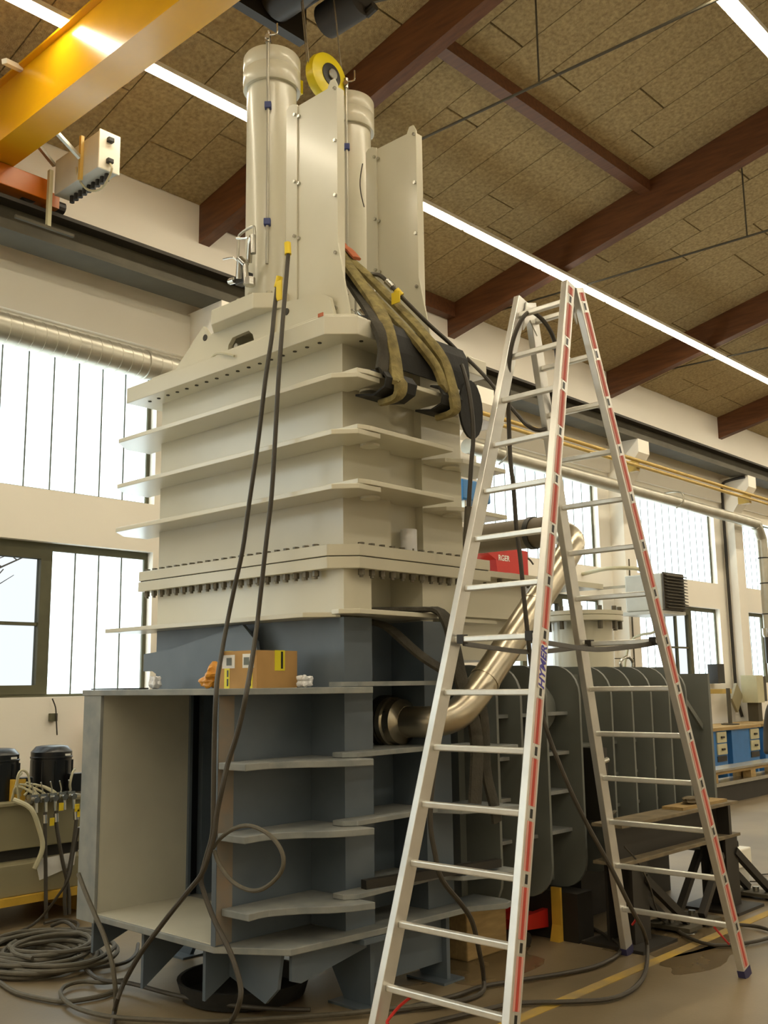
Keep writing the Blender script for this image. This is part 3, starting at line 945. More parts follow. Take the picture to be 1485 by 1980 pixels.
def rib(x, yo, z0, z1, r, yin=4.25, t=0.022):
    P = [(yin, z0), (yo + r, z0)]
    for i in range(1, 7):
        a = i / 6 * math.pi / 2
        P.append((yo + r - r * math.sin(a), z0 + r - r * math.cos(a)))
    for i in range(0, 7):
        a = i / 6 * math.pi / 2
        P.append((yo + r - r * math.cos(a), z1 - r + r * math.sin(a)))
    P.append((yin, z1))
    return MB().prism(P, 'X', x, x + t)


R1 = (5.02, 5.27, 5.55, 5.95)
R2 = (6.36, 6.65, 6.93, 7.21, 7.49)
for x in R1:
    rib(x, 3.765, 0.30, 1.76, 0.20).build('rib', 'press', pr)
for x in R2:
    rib(x, 3.765, 0.34, 1.755, 0.20).build('rib', 'press', pr)
MB().box(4.96, 7.84, 4.02, 5.35, 0.34, 1.70).build('box_body', 'press', pr)
for a, b in zip(R1[:-1], R1[1:]):
    for z in (1.45, 1.19, 0.94, 0.69):
        MB().box(a + 0.023, b - 0.001, 3.86, 4.019, z - 0.022, z).build('cross_stiffener', 'greydusty', pr)
for a, b in zip((5.975,) + R2[:-1], R2):
    for z in (1.22, 1.0, 0.78):
        MB().box(a + 0.023, b - 0.001, 3.90, 4.019, z - 0.022, z).build('cross_stiffener', 'press', pr)
MB().prism([(3.80, 0.30), (3.74, 0.36), (3.74, 1.70), (5.40, 1.70), (5.40, 0.30)], 'X', 7.84, 7.875).build('end_plate', 'press', pr)
MB().prism([(7.52, 1.55), (7.83, 1.30), (7.83, 1.25), (7.52, 1.50)], 'Y', 3.80, 3.82).build('brace_strip', 'press', pr)
MB().tube([(6.85, 3.95, 1.755), (6.85, 3.95, 1.80), (6.95, 3.95, 1.83), (7.02, 3.95, 1.80), (7.02, 3.95, 1.755)], 0.012, seg=8).build('lifting_eye', 'steel', pr, smooth=True)
MB().lathe([(0.16, 0.0), (0.16, -0.05), (0.12, -0.09), (0.02, -0.10)], (5.78, 4.01, 1.47), 'Y', 24).build('dome_cover', 'press', pr, smooth=True)

# ================================================================== the aluminium step ladder
lad = thing('step_ladder', 'tall aluminium double step ladder with red striped rails beside the machine', 'ladder', (4.643, 3.02, 0.0))
ZT = 3.83
XT = 4.643
YC = 3.02
wid = lambda z: 0.70 - z * 0.109          # clear width between the rails
XFT = lambda z, s: XT + s * (0.045 + (1.09) * (ZT - z) / ZT)
for s in (-1, 1):
    part_name = 'ladder_section'
    for side in (-1, 1):
        p0 = Vector((XFT(0.03, s), YC + side * (wid(0.0) / 2 + 0.020), 0.03))
        p1 = Vector((XFT(ZT, s), YC + side * (wid(ZT) / 2 + 0.020), ZT))
        d = (p1 - p0).normalized()
        up = Vector((d.z, 0, -d.x))          # across the rail, in the plane of the side
        rail = MB().bar(p0, p1, 0.040, 0.080, up=up).build('rail', 'alu', lad, bevel=0.003)
        MB().bar(p0 - d * 0.03, p0 + d * 0.02, 0.043, 0.083, up=up).build('foot_cap', 'cap', lad)
        outw = Vector((0, side, 0))
        outw = (outw - d * outw.dot(d)).normalized()
        # red stripe on the outer face, interrupted by the black rung ends
        if side == -1:
            L = (p1 - p0).length
            e = 0.021
            zr = [0.28 + 0.2647 * i for i in range(14)]
            for i in range(-1, 14):
                za = zr[i] + 0.032 if i >= 0 else 0.06
                zb = zr[i + 1] - 0.032 if i < 13 else ZT - 0.03
                for off, wd, mm in ((0.0, 0.018, 'red'), (0.017, 0.013, 'pink'), (-0.017, 0.013, 'pink')):
                    a = p0 + d * ((za - 0.03) / d.z) + outw * e + up * off
                    b = p0 + d * ((zb - 0.03) / d.z) + outw * e + up * off
                    MB().bar(a, b, 0.002, wd, up=up).build('red_stripe', mm, rail)
            for z in zr:
                c = p0 + d * ((z - 0.03) / d.z) + outw * e
                MB().bar(c - d * 0.02, c + d * 0.02, 0.004, 0.020, up=up).build('rung_end', 'black', rail)
                MB().bar(c - d * 0.03, c + d * 0.03, 0.003, 0.032, up=up).build('rung_socket', 'alu', rail)
    for i in range(14):
        z = 0.28 + 0.2647 * i
        x = XFT(z, s)
        h = wid(z) / 2 + 0.002
        MB().bar((x, YC - h, z), (x, YC + h, z), 0.032, 0.030).build('rung', 'aluw', lad, bevel=0.006)
# hinge plates and spreader straps
for side in (-1, 1):
    y = YC + side * (wid(ZT) / 2 - 0.006)
    MB().prism([(XT - 0.07, ZT - 0.20), (XT - 0.03, ZT - 0.02), (XT + 0.03, ZT - 0.02), (XT + 0.07, ZT - 0.20), (XT, ZT - 0.12)], 'Y', y - 0.004, y + 0.004).build('hinge_plate', 'alu', lad)
zs = 0.28 + 0.2647 * 6
for side in (-1, 1):
    y = YC + side * 0.21
    MB().ribbon([(XFT(zs, -1), y, zs - 0.02), (XFT(zs, -1) + 0.2, y, zs - 0.035), (XT, y + 0.01, zs - 0.055), (XFT(zs, 1) - 0.2, y, zs - 0.03), (XFT(zs, 1), y, zs - 0.01)], 0.028, 0.004, (0, 0.4, 1)).build('spreader_strap', 'hose', lad)
    for s in (-1, 1):
        MB().box(XFT(zs, s) - 0.02, XFT(zs, s) + 0.02, y - 0.02, y + 0.02, zs - 0.022, zs + 0.024).build('strap_clip', 'blacksteel', lad)
# red cord ties at the lowest rungs
MB().tube([(XFT(0.28, -1), YC + 0.20, 0.262), (XFT(0.22, -1) + 0.02, YC + 0.27, 0.21), (XFT(0.16, -1), YC + 0.31, 0.15), (XFT(0.15, -1), YC + 0.30, 0.14)], 0.007, seg=6).build('red_cord', 'redpaint', lad)
MB().tube([(XFT(0.28, 1), YC - 0.24, 0.262), (XFT(0.22, 1), YC - 0.28, 0.21), (XFT(0.16, 1), YC - 0.31, 0.17)], 0.006, seg=6).build('red_cord', 'redpaint', lad)
MB().tube([(XFT(0.28, 1), YC + 0.25, 0.262), (XFT(0.22, 1), YC + 0.27, 0.22), (XFT(0.18, 1), YC + 0.30, 0.19)], 0.007, seg=6).build('red_cord', 'redpaint', lad)
# maker's name on the front right rail
zt_ = 1.72
p0 = Vector((XFT(0.03, -1), YC - (wid(0.0) / 2 + 0.020), 0.03))
p1 = Vector((XFT(ZT, -1), YC - (wid(ZT) / 2 + 0.020), ZT))
d = (p1 - p0).normalized()
outw = Vector((0, -1, 0))
outw = (outw - d * outw.dot(d)).normalized()
upt = outw.cross(d)
c = p0 + d * ((zt_ - 0.03) / d.z) + outw * 0.0235
MB().bar(c - d * 0.105, c + d * 0.105, 0.003, 0.048, up=upt).build('name_field', 'white', lad)
c = c + outw * 0.0025
mt = Matrix((d, upt, outw)).transposed().to_4x4()
mt.translation = c
sh = Matrix.Identity(4)
sh[0][1] = 0.25
text_mesh('name_print', 'HYMER', 0.064, 'purple', mt @ sh, lad, 0.0006)

# ================================================================== hoses
def hose(name, path, r, label, material='hose', group='hydraulic hoses', seg=8, parent=None, tags=()):
    o = MB().tube(path, r, seg=seg, smooth=4).build(name, material, parent, smooth=True)
    tag(o, label, 'hose', group)
    return o


def xh(y):
    # distance of the hanging hose pair: close to the cylinder at the top, clear of the plates below
    for (a, b), (c_, d_) in zip(((440, 3.72), (560, 3.70), (640, 3.60), (735, 3.565), (1210, 3.55), (1325, 3.145), (2000, 3.13))[:-1], ((560, 3.70), (640, 3.60), (735, 3.565), (1210, 3.55), (1325, 3.145), (2000, 3.13))):
        if y <= c_:
            return b + (d_ - b) * (y - a) / (c_ - a)
    return 3.13


A = [(541, 535), (536, 556), (530, 605), (525, 655), (513, 735), (499.5, 850), (489, 924), (480, 985), (469, 1064), (452, 1142), (437, 1216), (425, 1283), (418.6, 1330), (414.6, 1421), (412.6, 1542), (411, 1610), (398, 1660), (389, 1700), (396, 1730), (417, 1785), (445, 1841), (465, 1906), (461, 1946)]
pa = pts([(x, y, 'X', xh(y)) for x, y in A])
pa += pts([(445, 1978, 'Z', 0.025), (425, 2000, 'Z', 0.025), (380, 2015, 'Z', 0.025)])
hA = hose('hydraulic_hose', pa, 0.0125, 'long black hose hanging from the left valve down past the chute opening')
MB().cyl(pa[0] + Vector((0, 0, 0.0)), pa[1], 0.020, seg=10).build('yellow_sleeve', 'tag', hA)
MB().box(pa[1].x - 0.03, pa[1].x - 0.022, pa[1].y - 0.07, pa[1].y - 0.025, pa[1].z - 0.10, pa[1].z + 0.02).build('yellow_label', 'tag', hA)
Bp = [(556, 470), (557, 492), (555, 520), (546.6, 621), (538, 739), (531.5, 857), (525, 958), (518, 1020), (513, 1064), (504.5, 1142), (496, 1216), (486, 1283), (477.6, 1333), (467.5, 1384), (455, 1432), (441, 1474), (431, 1518), (420, 1570), (415, 1612), (405, 1650), (390, 1690), (360, 1728), (315, 1785), (271, 1845), (240, 1900)]
pb = pts([(x, y, 'X', xh(y) - 0.03 - (0.02 if y > 1500 else 0)) for x, y in Bp])
pb += pts([(228, 1930, 'Z', 0.12), (221, 1957, 'Z', 0.025), (215, 1990, 'Z', 0.025)])
hB = hose('hydraulic_hose', pb, 0.0125, 'black hose hanging beside it on the right and crossing to lower left')
MB().cyl(pb[0], pb[1], 0.020, seg=10).build('yellow_sleeve', 'tag', hB)
lp = [(412, 1640), (425, 1622), (453, 1602), (485, 1597), (522, 1615), (546, 1650), (544, 1685), (515, 1715), (485, 1722), (450, 1705), (425, 1673), (414, 1645)]
hose('hydraulic_hose', pts([(x, y, 'X', 3.12) for x, y in lp]), 0.010, 'round loop of grey hose hung in front of the chute side', 'hosedusty')
C3 = [(152, 1690, 'X', 3.10), (165, 1725, 'X', 3.08), (185, 1772, 'X', 3.06), (203, 1815, 'X', 3.04), (218, 1870, 'X', 3.02), (224, 1930, 'Z', 0.10), (221, 1958, 'Z', 0.02)]
hose('hydraulic_hose', pts(C3), 0.013, 'grey hose slanting down past the left edge of the chute', 'hosedusty')

# floor hoses at the left
F1 = [(-30, 1880), (0, 1900), (33, 1920), (89, 1933), (124, 1937), (160, 1933), (200, 1925), (222, 1917)]
hose('floor_hose', pts([(x, y, 'Z', 0.016) for x, y in F1]), 0.013, 'grey hose curving along the floor at the lower left corner', 'hosedusty')
F2 = [(240, 1895), (200, 1900), (160, 1898), (130, 1905), (117, 1918), (126, 1935), (150, 1950), (190, 1962), (230, 1968), (300, 1972), (420, 1975), (640, 1962), (760, 1950), (876, 1940)]
hose('floor_hose', pts([(x, y, 'Z', 0.030) for x, y in F2]), 0.012, 'dark hose looping on the floor and running under the chute', 'hosedusty')
F3 = [(105, 1836), (130, 1845), (160, 1868), (185, 1890), (215, 1898), (255, 1902), (330, 1922), (420, 1940), (520, 1950), (600, 1952)]
hose('floor_hose', pts([(x, y, 'Z', 0.045) for x, y in F3]), 0.012, 'dark hose from the coil running under the machine', 'hose')
F4 = [(150, 1828), (175, 1838), (188, 1855), (170, 1864), (140, 1868), (190, 1870), (240, 1862), (262, 1845), (267, 1825)]
hose('floor_hose', pts([(x, y, 'Z', 0.03) for x, y in F4]), 0.011, 'dark hose bending up behind the left gusset', 'hose')
F5 = [(100, 1790), (125, 1782), (145, 1798), (140, 1822), (120, 1832), (102, 1815), (104, 1795)]
b5 = []
for i, (x, y) in enumerate(F5):
    p = at(x, y, 'X', 3.62)
    b5.append((p.x, p.y, max(0.02, p.z)))
hose('floor_hose', b5, 0.012, 'upright loop of dark hose rising from the floor coil', 'hose')
F6 = [(85, 1785), (120, 1778), (150, 1785), (140, 1800), (100, 1798), (180, 1795), (205, 1789)]
hose('floor_hose', pts([(x, y, 'Z', 0.02) for x, y in F6]), 0.011, 'thin dark hose lying by the yellow tray', 'hose')
F7 = [(-10, 1812), (30, 1803), (60, 1790), (85, 1768), (110, 1735), (130, 1700), (138, 1660), (150, 1600), (155, 1560)]
p7 = pts([(-10, 1812, 'Z', 0.02), (30, 1803, 'Z', 0.02), (60, 1790, 'Z', 0.04)]) + pts([(85, 1768, 'X', 3.75), (110, 1735, 'X', 3.75), (132, 1700, 'X', 3.78), (142, 1650, 'X', 3.82), (152, 1600, 'X', 3.84)])
hose('hydraulic_hose', p7, 0.010, 'thin black hose rising from the floor to the pump valves', 'hose')
# coil pile
cc = at(70, 1866, 'Z', 0.0)
random.seed(21)
for j, (n, dz) in enumerate(((4, 0.018), (4, 0.05), (3, 0.08))):
    path = []
    for i in range(n * 12 + 4):
        t = i / 12 * 2 * math.pi + j
        k = 1 + 0.22 * math.sin(i * 0.37 + 2 * j) + random.uniform(-0.05, 0.05)
        path.append((cc.x + math.cos(t) * 0.30 * k + 0.05 * j, cc.y + math.sin(t) * 0.36 * k + 0.08 * math.sin(i * 0.13), dz + 0.016 + 0.014 * math.sin(i * 0.4)))
    hose('hose_coil', path, 0.014, ('lowest', 'middle', 'top')[j] + ' layer of the coiled grey hose on the floor at left', 'hosedusty', 'coiled hoses on the floor')

# hoses on the right
D = [(893, 706, 'Y', 3.63), (904, 743, 'Y', 3.56), (912.5, 797, 'Y', 3.52), (915, 851, 'Y', 3.52), (912, 888, 'Y', 3.52), (907, 968, 'Y', 3.54), (901.7, 1063, 'Y', 3.56), (893, 1130, 'Y', 3.56), (880, 1220, 'Y', 3.50), (862, 1330, 'Y', 3.46), (845, 1440, 'Y', 3.46), (832, 1577, 'Y', 3.46), (842, 1654, 'Y', 3.45), (855, 1701, 'Y', 3.44), (892, 1748, 'Y', 3.44), (913, 1782, 'Y', 3.45), (926, 1836, 'Y', 3.48), (935, 1888, 'Z', 0.08), (930, 1920, 'Z', 0.02), (876, 1938, 'Z', 0.02), (760, 1955, 'Z', 0.02)]
hd = hose('hydraulic_hose', pts(D), 0.013, 'black hose hanging from the rubber mat down the side of the machine')
sl = pts([(906, 980, 'Y', 3.545), (902, 1055, 'Y', 3.56)])
MB().cyl(sl[0], sl[1], 0.022, seg=12).build('hose_sleeve', 'hosedusty', hd, smooth=True)
E1 = [(900, 690, 'Y', 3.72), (937, 727, 'Y', 3.62), (967, 763, 'Y', 3.50), (998, 799, 'Y', 3.38), (1019, 822, 'Y', 3.30), (1042, 832, 'Y', 3.22), (1062, 822, 'X', 4.90), (1075, 780, 'X', 4.90), (1079, 735, 'X', 4.86), (1077, 690, 'X', 4.80), (1071, 656, 'X', 4.74), (1058, 630, 'X', 4.69), (1040, 610, 'X', 4.64), (1024, 603, 'X', 4.58), (1010, 616, 'X', 4.50), (998, 640, 'X', 4.47), (989, 670, 'X', 4.46), (984, 710, 'X', 4.47), (983, 760, 'X', 4.52), (984, 820, 'X', 4.58), (987, 890, 'X', 4.60), (993, 944, 'X', 4.60), (999, 1026, 'X', 4.60), (1006, 1077, 'X', 4.60), (1013, 1154, 'X', 4.60), (1021, 1231, 'X', 4.62), (1028, 1290, 'X', 4.66), (1052, 1396, 'X', 4.72), (1091, 1500, 'X', 4.80), (1130, 1584, 'X', 4.90), (1184, 1683, 'X', 5.05), (1220, 1755, 'X', 5.20), (1244, 1800, 'Z', 0.16), (1252, 1838, 'Z', 0.03), (1246, 1884, 'Z', 0.02), (1220, 1915, 'Z', 0.02), (1175, 1932, 'Z', 0.02), (1100, 1937, 'Z', 0.02), (1000, 1940, 'Z', 0.02), (940, 1952, 'Z', 0.02), (800, 1985, 'Z', 0.02)]
hose('hydraulic_hose', pts(E1), 0.0125, 'long black hose hung over the ladder top and trailing to the floor')
G1 = [(1105, 1720, 'Z', 0.14), (1130, 1780, 'Z', 0.02), (1165, 1805, 'Z', 0.02), (1195, 1825, 'Z', 0.02), (1198, 1842, 'Z', 0.02), (1160, 1865, 'Z', 0.02), (1100, 1880, 'Z', 0.02), (1000, 1896, 'Z', 0.02), (930, 1908, 'Z', 0.02), (880, 1925, 'Z', 0.02), (780, 1950, 'Z', 0.02)]
hose('floor_hose', pts(G1), 0.012, 'dark hose on the floor between the ladder feet and the press', 'hose')
G2 = [(1305, 1795, 'Z', 0.02), (1330, 1812, 'Z', 0.02), (1370, 1826, 'Z', 0.02), (1420, 1826, 'Z', 0.02), (1470, 1818, 'Z', 0.02), (1500, 1806, 'Z', 0.02), (1470, 1793, 'Z', 0.02), (1430, 1788, 'Z', 0.02)]
hose('floor_hose', pts(G2), 0.012, 'black hose loop on the floor at the ladder right foot', 'hose')
G3 = [(1207, 1637, 'Y', 3.45), (1232, 1665, 'Y', 3.42), (1255, 1710, 'Y', 3.40), (1270, 1760, 'Y', 3.40), (1290, 1790, 'Z', 0.02), (1305, 1795, 'Z', 0.02)]
hose('floor_hose', pts(G3), 0.006, 'thin cable drooping from the dark support beam', 'hose', 'cables')
MB().box(3.02, 3.03, 4.10, 4.34, 0.0, 0.012).build('floor_scrap', 'blacksteel', None, label='thin black rod lying on the floor before the chute', cat='rod')

# ================================================================== slings and rubber mats on the right corner of the top
def sling(path, wd, th, wdir, label, material='sling', group='textile lifting slings'):
    o = MB().ribbon(path, wd, th, wdir).build('lifting_sling', material, None, smooth=True)
    tag(o, label, 'sling', group)
    return o


top_a = Vector((4.46, 4.64, 5.47))
def sp(seq, tail, dx=0.0):
    return [top_a + Vector((dx, 0, 0))] + pts(seq) + [Vector(p) for p in tail]


s1 = [(640, 440, 'X', 4.20), (658, 492, 'X', 4.16), (692, 540, 'X', 4.12), (728, 592, 'Y', 3.82), (750, 640, 'Y', 3.640), (762, 690, 'Y', 3.61), (768, 735, 'Y', 3.565)]
sling(sp(s1, [(3.955, 3.545, 3.27), (3.955, 3.565, 3.20), (3.955, 3.68, 3.188)]), 0.085, 0.04, (1, 0, 0.3), 'olive textile sling wrapped round the plate nearest the corner')
s1b = [(636, 440, 'X', 4.22), (656, 500, 'X', 4.18), (684, 555, 'X', 4.14), (714, 600, 'Y', 3.83), (734, 640, 'Y', 3.645), (742, 680, 'Y', 3.63), (738, 715, 'Y', 3.61)]
sling(sp(s1b, [(3.865, 3.61, 3.325)], -0.03), 0.075, 0.04, (1, 0, 0.3), 'brown olive sling strand bending onto the plate corner', 'slingdark')
s2 = [(642, 435, 'X', 4.24), (662, 488, 'X', 4.22), (712, 535, 'X', 4.24), (768, 592, 'Y', 3.88), (800, 625, 'Y', 3.74), (826, 655, 'Y', 3.645), (856, 695, 'Y', 3.62), (871, 740, 'Y', 3.58), (880, 780, 'Y', 3.55)]
sling(sp(s2, [(4.43, 3.565, 3.20), (4.42, 3.67, 3.188)], 0.03), 0.075, 0.04, (1, 0, 0.3), 'olive yellow sling wrapped round the plate end farther right')
s2b = [(640, 440, 'X', 4.22), (660, 500, 'X', 4.19), (704, 553, 'X', 4.20), (752, 605, 'Y', 3.86), (786, 640, 'Y', 3.70), (812, 668, 'Y', 3.635), (842, 708, 'Y', 3.615), (857, 745, 'Y', 3.59)]
sling(sp(s2b, [(4.36, 3.585, 3.33)], 0.02), 0.060, 0.04, (1, 0, 0.3), 'olive sling strand running beside the farther one')
s3 = [(644, 430, 'X', 4.26), (660, 470, 'X', 4.24), (676, 484, 'X', 4.24), (690, 500, 'X', 4.24)]
sling(sp(s3, [], 0.01), 0.065, 0.02, (1, 0, 0.2), 'orange sling end showing above the olive slings', 'slingor')


def mat_sheet(path, x0, x1, th, label):
    # bent rubber sheet: profile in Y-Z swept along X
    n = len(path)
    up_, lo = [], []
    for i, (y, z) in enumerate(path):
        a = path[max(i - 1, 0)]
        b = path[min(i + 1, n - 1)]
        d_ = Vector((b[0] - a[0], b[1] - a[1])).normalized()
        nn = Vector((-d_.y, d_.x))
        up_.append((y + nn.x * th / 2, z + nn.y * th / 2))
        lo.append((y - nn.x * th / 2, z - nn.y * th / 2))
    o = MB().prism(up_ + lo[::-1], 'X', x0, x1).build('rubber_mat', 'rubber', None, smooth=False)
    tag(o, label, 'mat', 'black rubber protection mats')
    return o


mat_sheet([(4.02, 3.74), (3.86, 3.73), (3.76, 3.70), (3.70, 3.665), (3.665, 3.60), (3.655, 3.50), (3.66, 3.40)], 3.925, 4.70, 0.014, 'large black rubber mat bent over the top plate edge under the slings')
mat_sheet([(3.80, 3.345), (3.68, 3.35), (3.60, 3.335), (3.565, 3.29), (3.58, 3.24), (3.66, 3.21), (3.80, 3.235)], 3.86, 4.11, 0.012, 'small black rubber pad under the sling at the near corner')
mat_sheet([(3.66, 3.36), (3.60, 3.345), (3.57, 3.29), (3.58, 3.24), (3.66, 3.215), (3.78, 3.235)], 4.34, 4.52, 0.012, 'small black rubber pad under the sling at the plate end')
rp = MB()
ring = [(4.63 + 0.11 * math.cos(t), 3.26 + 0.18 * math.sin(t)) for t in [i * math.pi / 10 for i in range(20)]]
rp.prism([(x, z) for x, z in ring], 'Y', 3.585, 3.60).build('rubber_mat', 'rubber', None, label='round black rubber flap hanging beside the far sling', cat='mat', group='black rubber protection mats')
# hose end with yellow tag over the slings
hh = [(718, 530, 'X', 4.28), (735, 533, 'X', 4.24), (752, 548, 'X', 4.22), (780, 578, 'X', 4.26), (830, 628, 'X', 4.42), (868, 662, 'X', 4.60), (890, 685, 'X', 4.72)]
hp = pts(hh)
h2 = hose('hydraulic_hose', hp, 0.013, 'short black hose with yellow tag lying over the slings')
a_, b_ = pts([(748, 544, 'X', 4.22), (760, 556, 'X', 4.23)])
MB().cyl(a_, b_, 0.022, seg=10).build('hose_ferrule', 'steel', h2, smooth=True)
a_, b_ = pts([(766, 561, 'X', 4.23), (776, 572, 'X', 4.25)])
MB().cyl(a_, b_, 0.021, seg=10).build('yellow_sleeve', 'tag', h2, smooth=True)
q = at(764, 574, 'X', 4.20)
MB().box(q.x, q.x + 0.006, q.y - 0.035, q.y + 0.03, q.z - 0.04, q.z + 0.03).build('yellow_label', 'tag', h2)

# dark slings draped over the beige plate end lower down
sling([(4.10, 3.95, 2.06), (4.30, 3.78, 2.062), (4.43, 3.715, 2.055), (4.47, 3.67, 1.98), (4.49, 3.65, 1.85), (4.54, 3.645, 1.66), (4.62, 3.645, 1.50), (4.66, 3.64, 1.30), (4.63, 3.635, 1.05), (4.62, 3.635, 0.98)], 0.10, 0.03, (1, 0, 0), 'dark grey sling hanging over the plate end beside the tube', 'slingdark')
sling([(4.16, 3.99, 2.00), (4.22, 3.90, 1.96), (4.36, 3.78, 1.80), (4.56, 3.66, 1.66), (4.70, 3.65, 1.58), (4.74, 3.645, 1.40), (4.74, 3.64, 1.15), (4.80, 3.635, 0.95), (4.82, 3.635, 0.86)], 0.075, 0.03, (1, 0, 0), 'dark sling strand hanging diagonally in the side recess', 'slingdark')

# ================================================================== things standing on the machine
# cardboard box
cb = thing('cardboard_box', 'brown cardboard box with yellow tape and labels on the grey shelf', 'box', (3.48, 4.2, 1.637))
bx = Matrix.Translation((3.40, 4.08, 1.637)) @ Matrix.Rotation(math.radians(4), 4, 'Z')


def bbox(name, x0, x1, y0, y1, z0, z1, m, par=cb):
    b = MB().box(x0, x1, y0, y1, z0, z1)
    b.v = [tuple(bx @ Vector(v)) for v in b.v]
    return b.build(name, m, par)


bbox('carton', 0.0, 0.30, 0.0, 0.285, 0.0, 0.195, 'card')
bbox('paper_label', -0.002, 0.0, 0.165, 0.262, 0.105, 0.175, 'paper')
bbox('paper_label', -0.002, 0.0, 0.02, 0.105, 0.105, 0.178, 'paper')
bbox('tape_strip', -0.0015, 0.0, 0.205, 0.245, 0.0, 0.105, 'tape')
bbox('tape_strip', -0.0015, 0.0, 0.03, 0.065, 0.0, 0.105, 'tape')
bbox('tape_strip', 0.13, 0.205, -0.0015, 0.0, 0.09, 0.1965, 'tape')
bbox('tape_strip', -0.0015, 0.30, 0.205, 0.245, 0.195, 0.1965, 'tape')
for a, b in ((0.012, 0.05), (0.06, 0.095)):
    bbox('tape_print', -0.0025, -0.0014, 0.213, 0.224, a, b, 'black')
    bbox('tape_print', -0.0025, -0.0014, 0.040, 0.050, a, b, 'black')
bbox('tape_print', 0.175, 0.19, -0.0025, -0.0014, 0.10, 0.19, 'black')
for a in (0.188, 0.055):
    bbox('label_print', -0.003, -0.0019, a, a + 0.04, 0.12, 0.16, 'bar')


def crumple(name, c, r, material, seed, label, cat, flat=1.0):
    me = bpy.data.meshes.new(name)
    bm = bmesh.new()
    bmesh.ops.create_icosphere(bm, subdivisions=3, radius=1.0)
    random.seed(seed)
    ph = [random.uniform(0, 6.28) for _ in range(6)]
    for v in bm.verts:
        k = 1 + 0.16 * math.sin(5 * v.co.x + ph[0]) + 0.14 * math.sin(6 * v.co.y + ph[1]) + 0.12 * math.sin(7 * v.co.z + ph[2]) + random.uniform(-0.06, 0.06)
        v.co = Vector((v.co.x * k * r[0], v.co.y * k * r[1], max(-1, v.co.z) * k * r[2]))
    zmin = min(v.co.z for v in bm.verts)
    for v in bm.verts:
        v.co.z -= zmin
    bm.to_mesh(me)
    bm.free()
    me.materials.append(M[material])
    o = bpy.data.objects.new(name, me)
    COL.objects.link(o)
    o.location = c
    tag(o, label, cat)
    return o


crumple('amber_bag', (3.42, 4.45, 1.637), (0.05, 0.065, 0.055), 'amber', 4, 'crumpled amber plastic bag beside the cardboard box', 'bag')
nb = at(402, 1318, 'X', 3.40)
crumple('amber_bag', (3.40, nb.y, 1.637), (0.03, 0.055, 0.03), 'amber', 9, 'pointed end of the amber bag behind the left hose', 'bag')
crumple('crumpled_cloth', (3.66, 4.0, 1.637), (0.035, 0.04, 0.035), 'plastic', 5, 'small white crumpled cloth right of the cardboard box', 'cloth')
crumple('crumpled_cloth', (3.60, 5.28, 1.637), (0.03, 0.035, 0.04), 'plastic', 6, 'small white crumpled wrapper at the shelf bracket notch', 'cloth')
# white tin on the flange
wt = at(797, 1062, 'Z', 2.405)
MB().lathe([(0.046, 2.4055), (0.048, 2.41), (0.048, 2.535), (0.045, 2.538), (0.044, 2.53)], (4.36, 3.865, 0), seg=24).build('white_tin', 'plastic', None, smooth=True, label='white plastic cup standing on the bolted flange', cat='cup')
# square bar lying on the lower side shelf
sb = pts([(717, 1712, 'Z', 0.625), (925, 1668, 'Z', 0.625)])
tb = MB().bar((3.905, 3.815, 0.629), (4.86, 3.66, 0.629), 0.045, 0.045)
tb.build('square_tube', 'blacksteel', None, label='dark square steel tube lying on the lower side shelf', cat='tube')

# ================================================================== crane
rw = thing('crane_runway', 'dark steel crane runway beam along the long wall', 'beam', (14, 8.0, 5.54))
MB().box(-8.9, 39, 7.86, 8.20, 5.54, 5.57).box(-8.9, 39, 7.98, 8.02, 5.57, 5.80).build('runway_beam', 'rail', rw)
MB().box(-8.9, 39, 7.84, 8.22, 5.80, 5.835).build('top_flange', 'raildark', rw)
MB().box(-8.9, 39, 7.97, 8.03, 5.835, 5.90).build('rail', 'raildark', rw)
rw2 = MB().box(-8.9, 39, -8.2, -7.86, 5.54, 5.57).box(-8.9, 39, -8.02, -7.98, 5.57, 5.80).box(-8.9, 39, -8.22, -7.84, 5.80, 5.835).box(-8.9, 39, -8.03, -7.97, 5.835, 5.90)
rw2.build('crane_runway', 'rail', None, label='crane runway beam on the opposite wall behind the camera', cat='beam')
pm2 = smesh(MB().prism([(-WY, 5.54), (-7.86, 5.54), (-7.86, 5.32), (-8.20, 4.86), (-8.20, 0), (-WY, 0)], 'X', 0.0, 0.36), 'pilaster', 'wall')
for k in range(-3, 8):
    inst(pm2, 'pilaster', (6.05 + BAY * k, 0, 0), wall_front)

cr = thing('overhead_crane', 'yellow overhead travelling crane girder with hoist across the hall', 'crane', (3.65, 0, 6.12))
gx0, gx1, gz = 3.50, 3.78, 6.13
MB().box(gx0 + 0.05, gx0 + 0.062, -7.9, 7.98, gz + 0.02, gz + 0.57).box(gx1 - 0.062, gx1 - 0.05, -7.9, 7.98, gz + 0.02, gz + 0.57).build('web_plate', 'crane', cr)
MB().box(gx0, gx1, -7.9, 7.98, gz, gz + 0.02).build('bottom_flange', 'crane', cr)
MB().box(gx0, gx1, -7.9, 7.98, gz + 0.57, gz + 0.59).build('top_flange', 'crane', cr)
for ys_ in (7.86, -8.12):
    MB().box(2.3, 4.14, ys_, ys_ + 0.26, 5.93, 6.125).build('end_carriage', 'craneor', cr, bevel=0.006)
    for xw in (2.45, 3.98):
        MB().cyl((xw, ys_ + 0.10, 5.985), (xw, ys_ + 0.16, 5.985), 0.085, seg=20).build('wheel', 'blacksteel', cr, smooth=True)
MB().box(4.14, 4.24, 7.90, 8.08, 5.91, 6.04).build('buffer', 'craneor', cr)
MB().cyl((4.24, 7.99, 5.97), (4.33, 7.99, 5.97), 0.055, seg=12).build('buffer_rubber', 'blacksteel', cr)
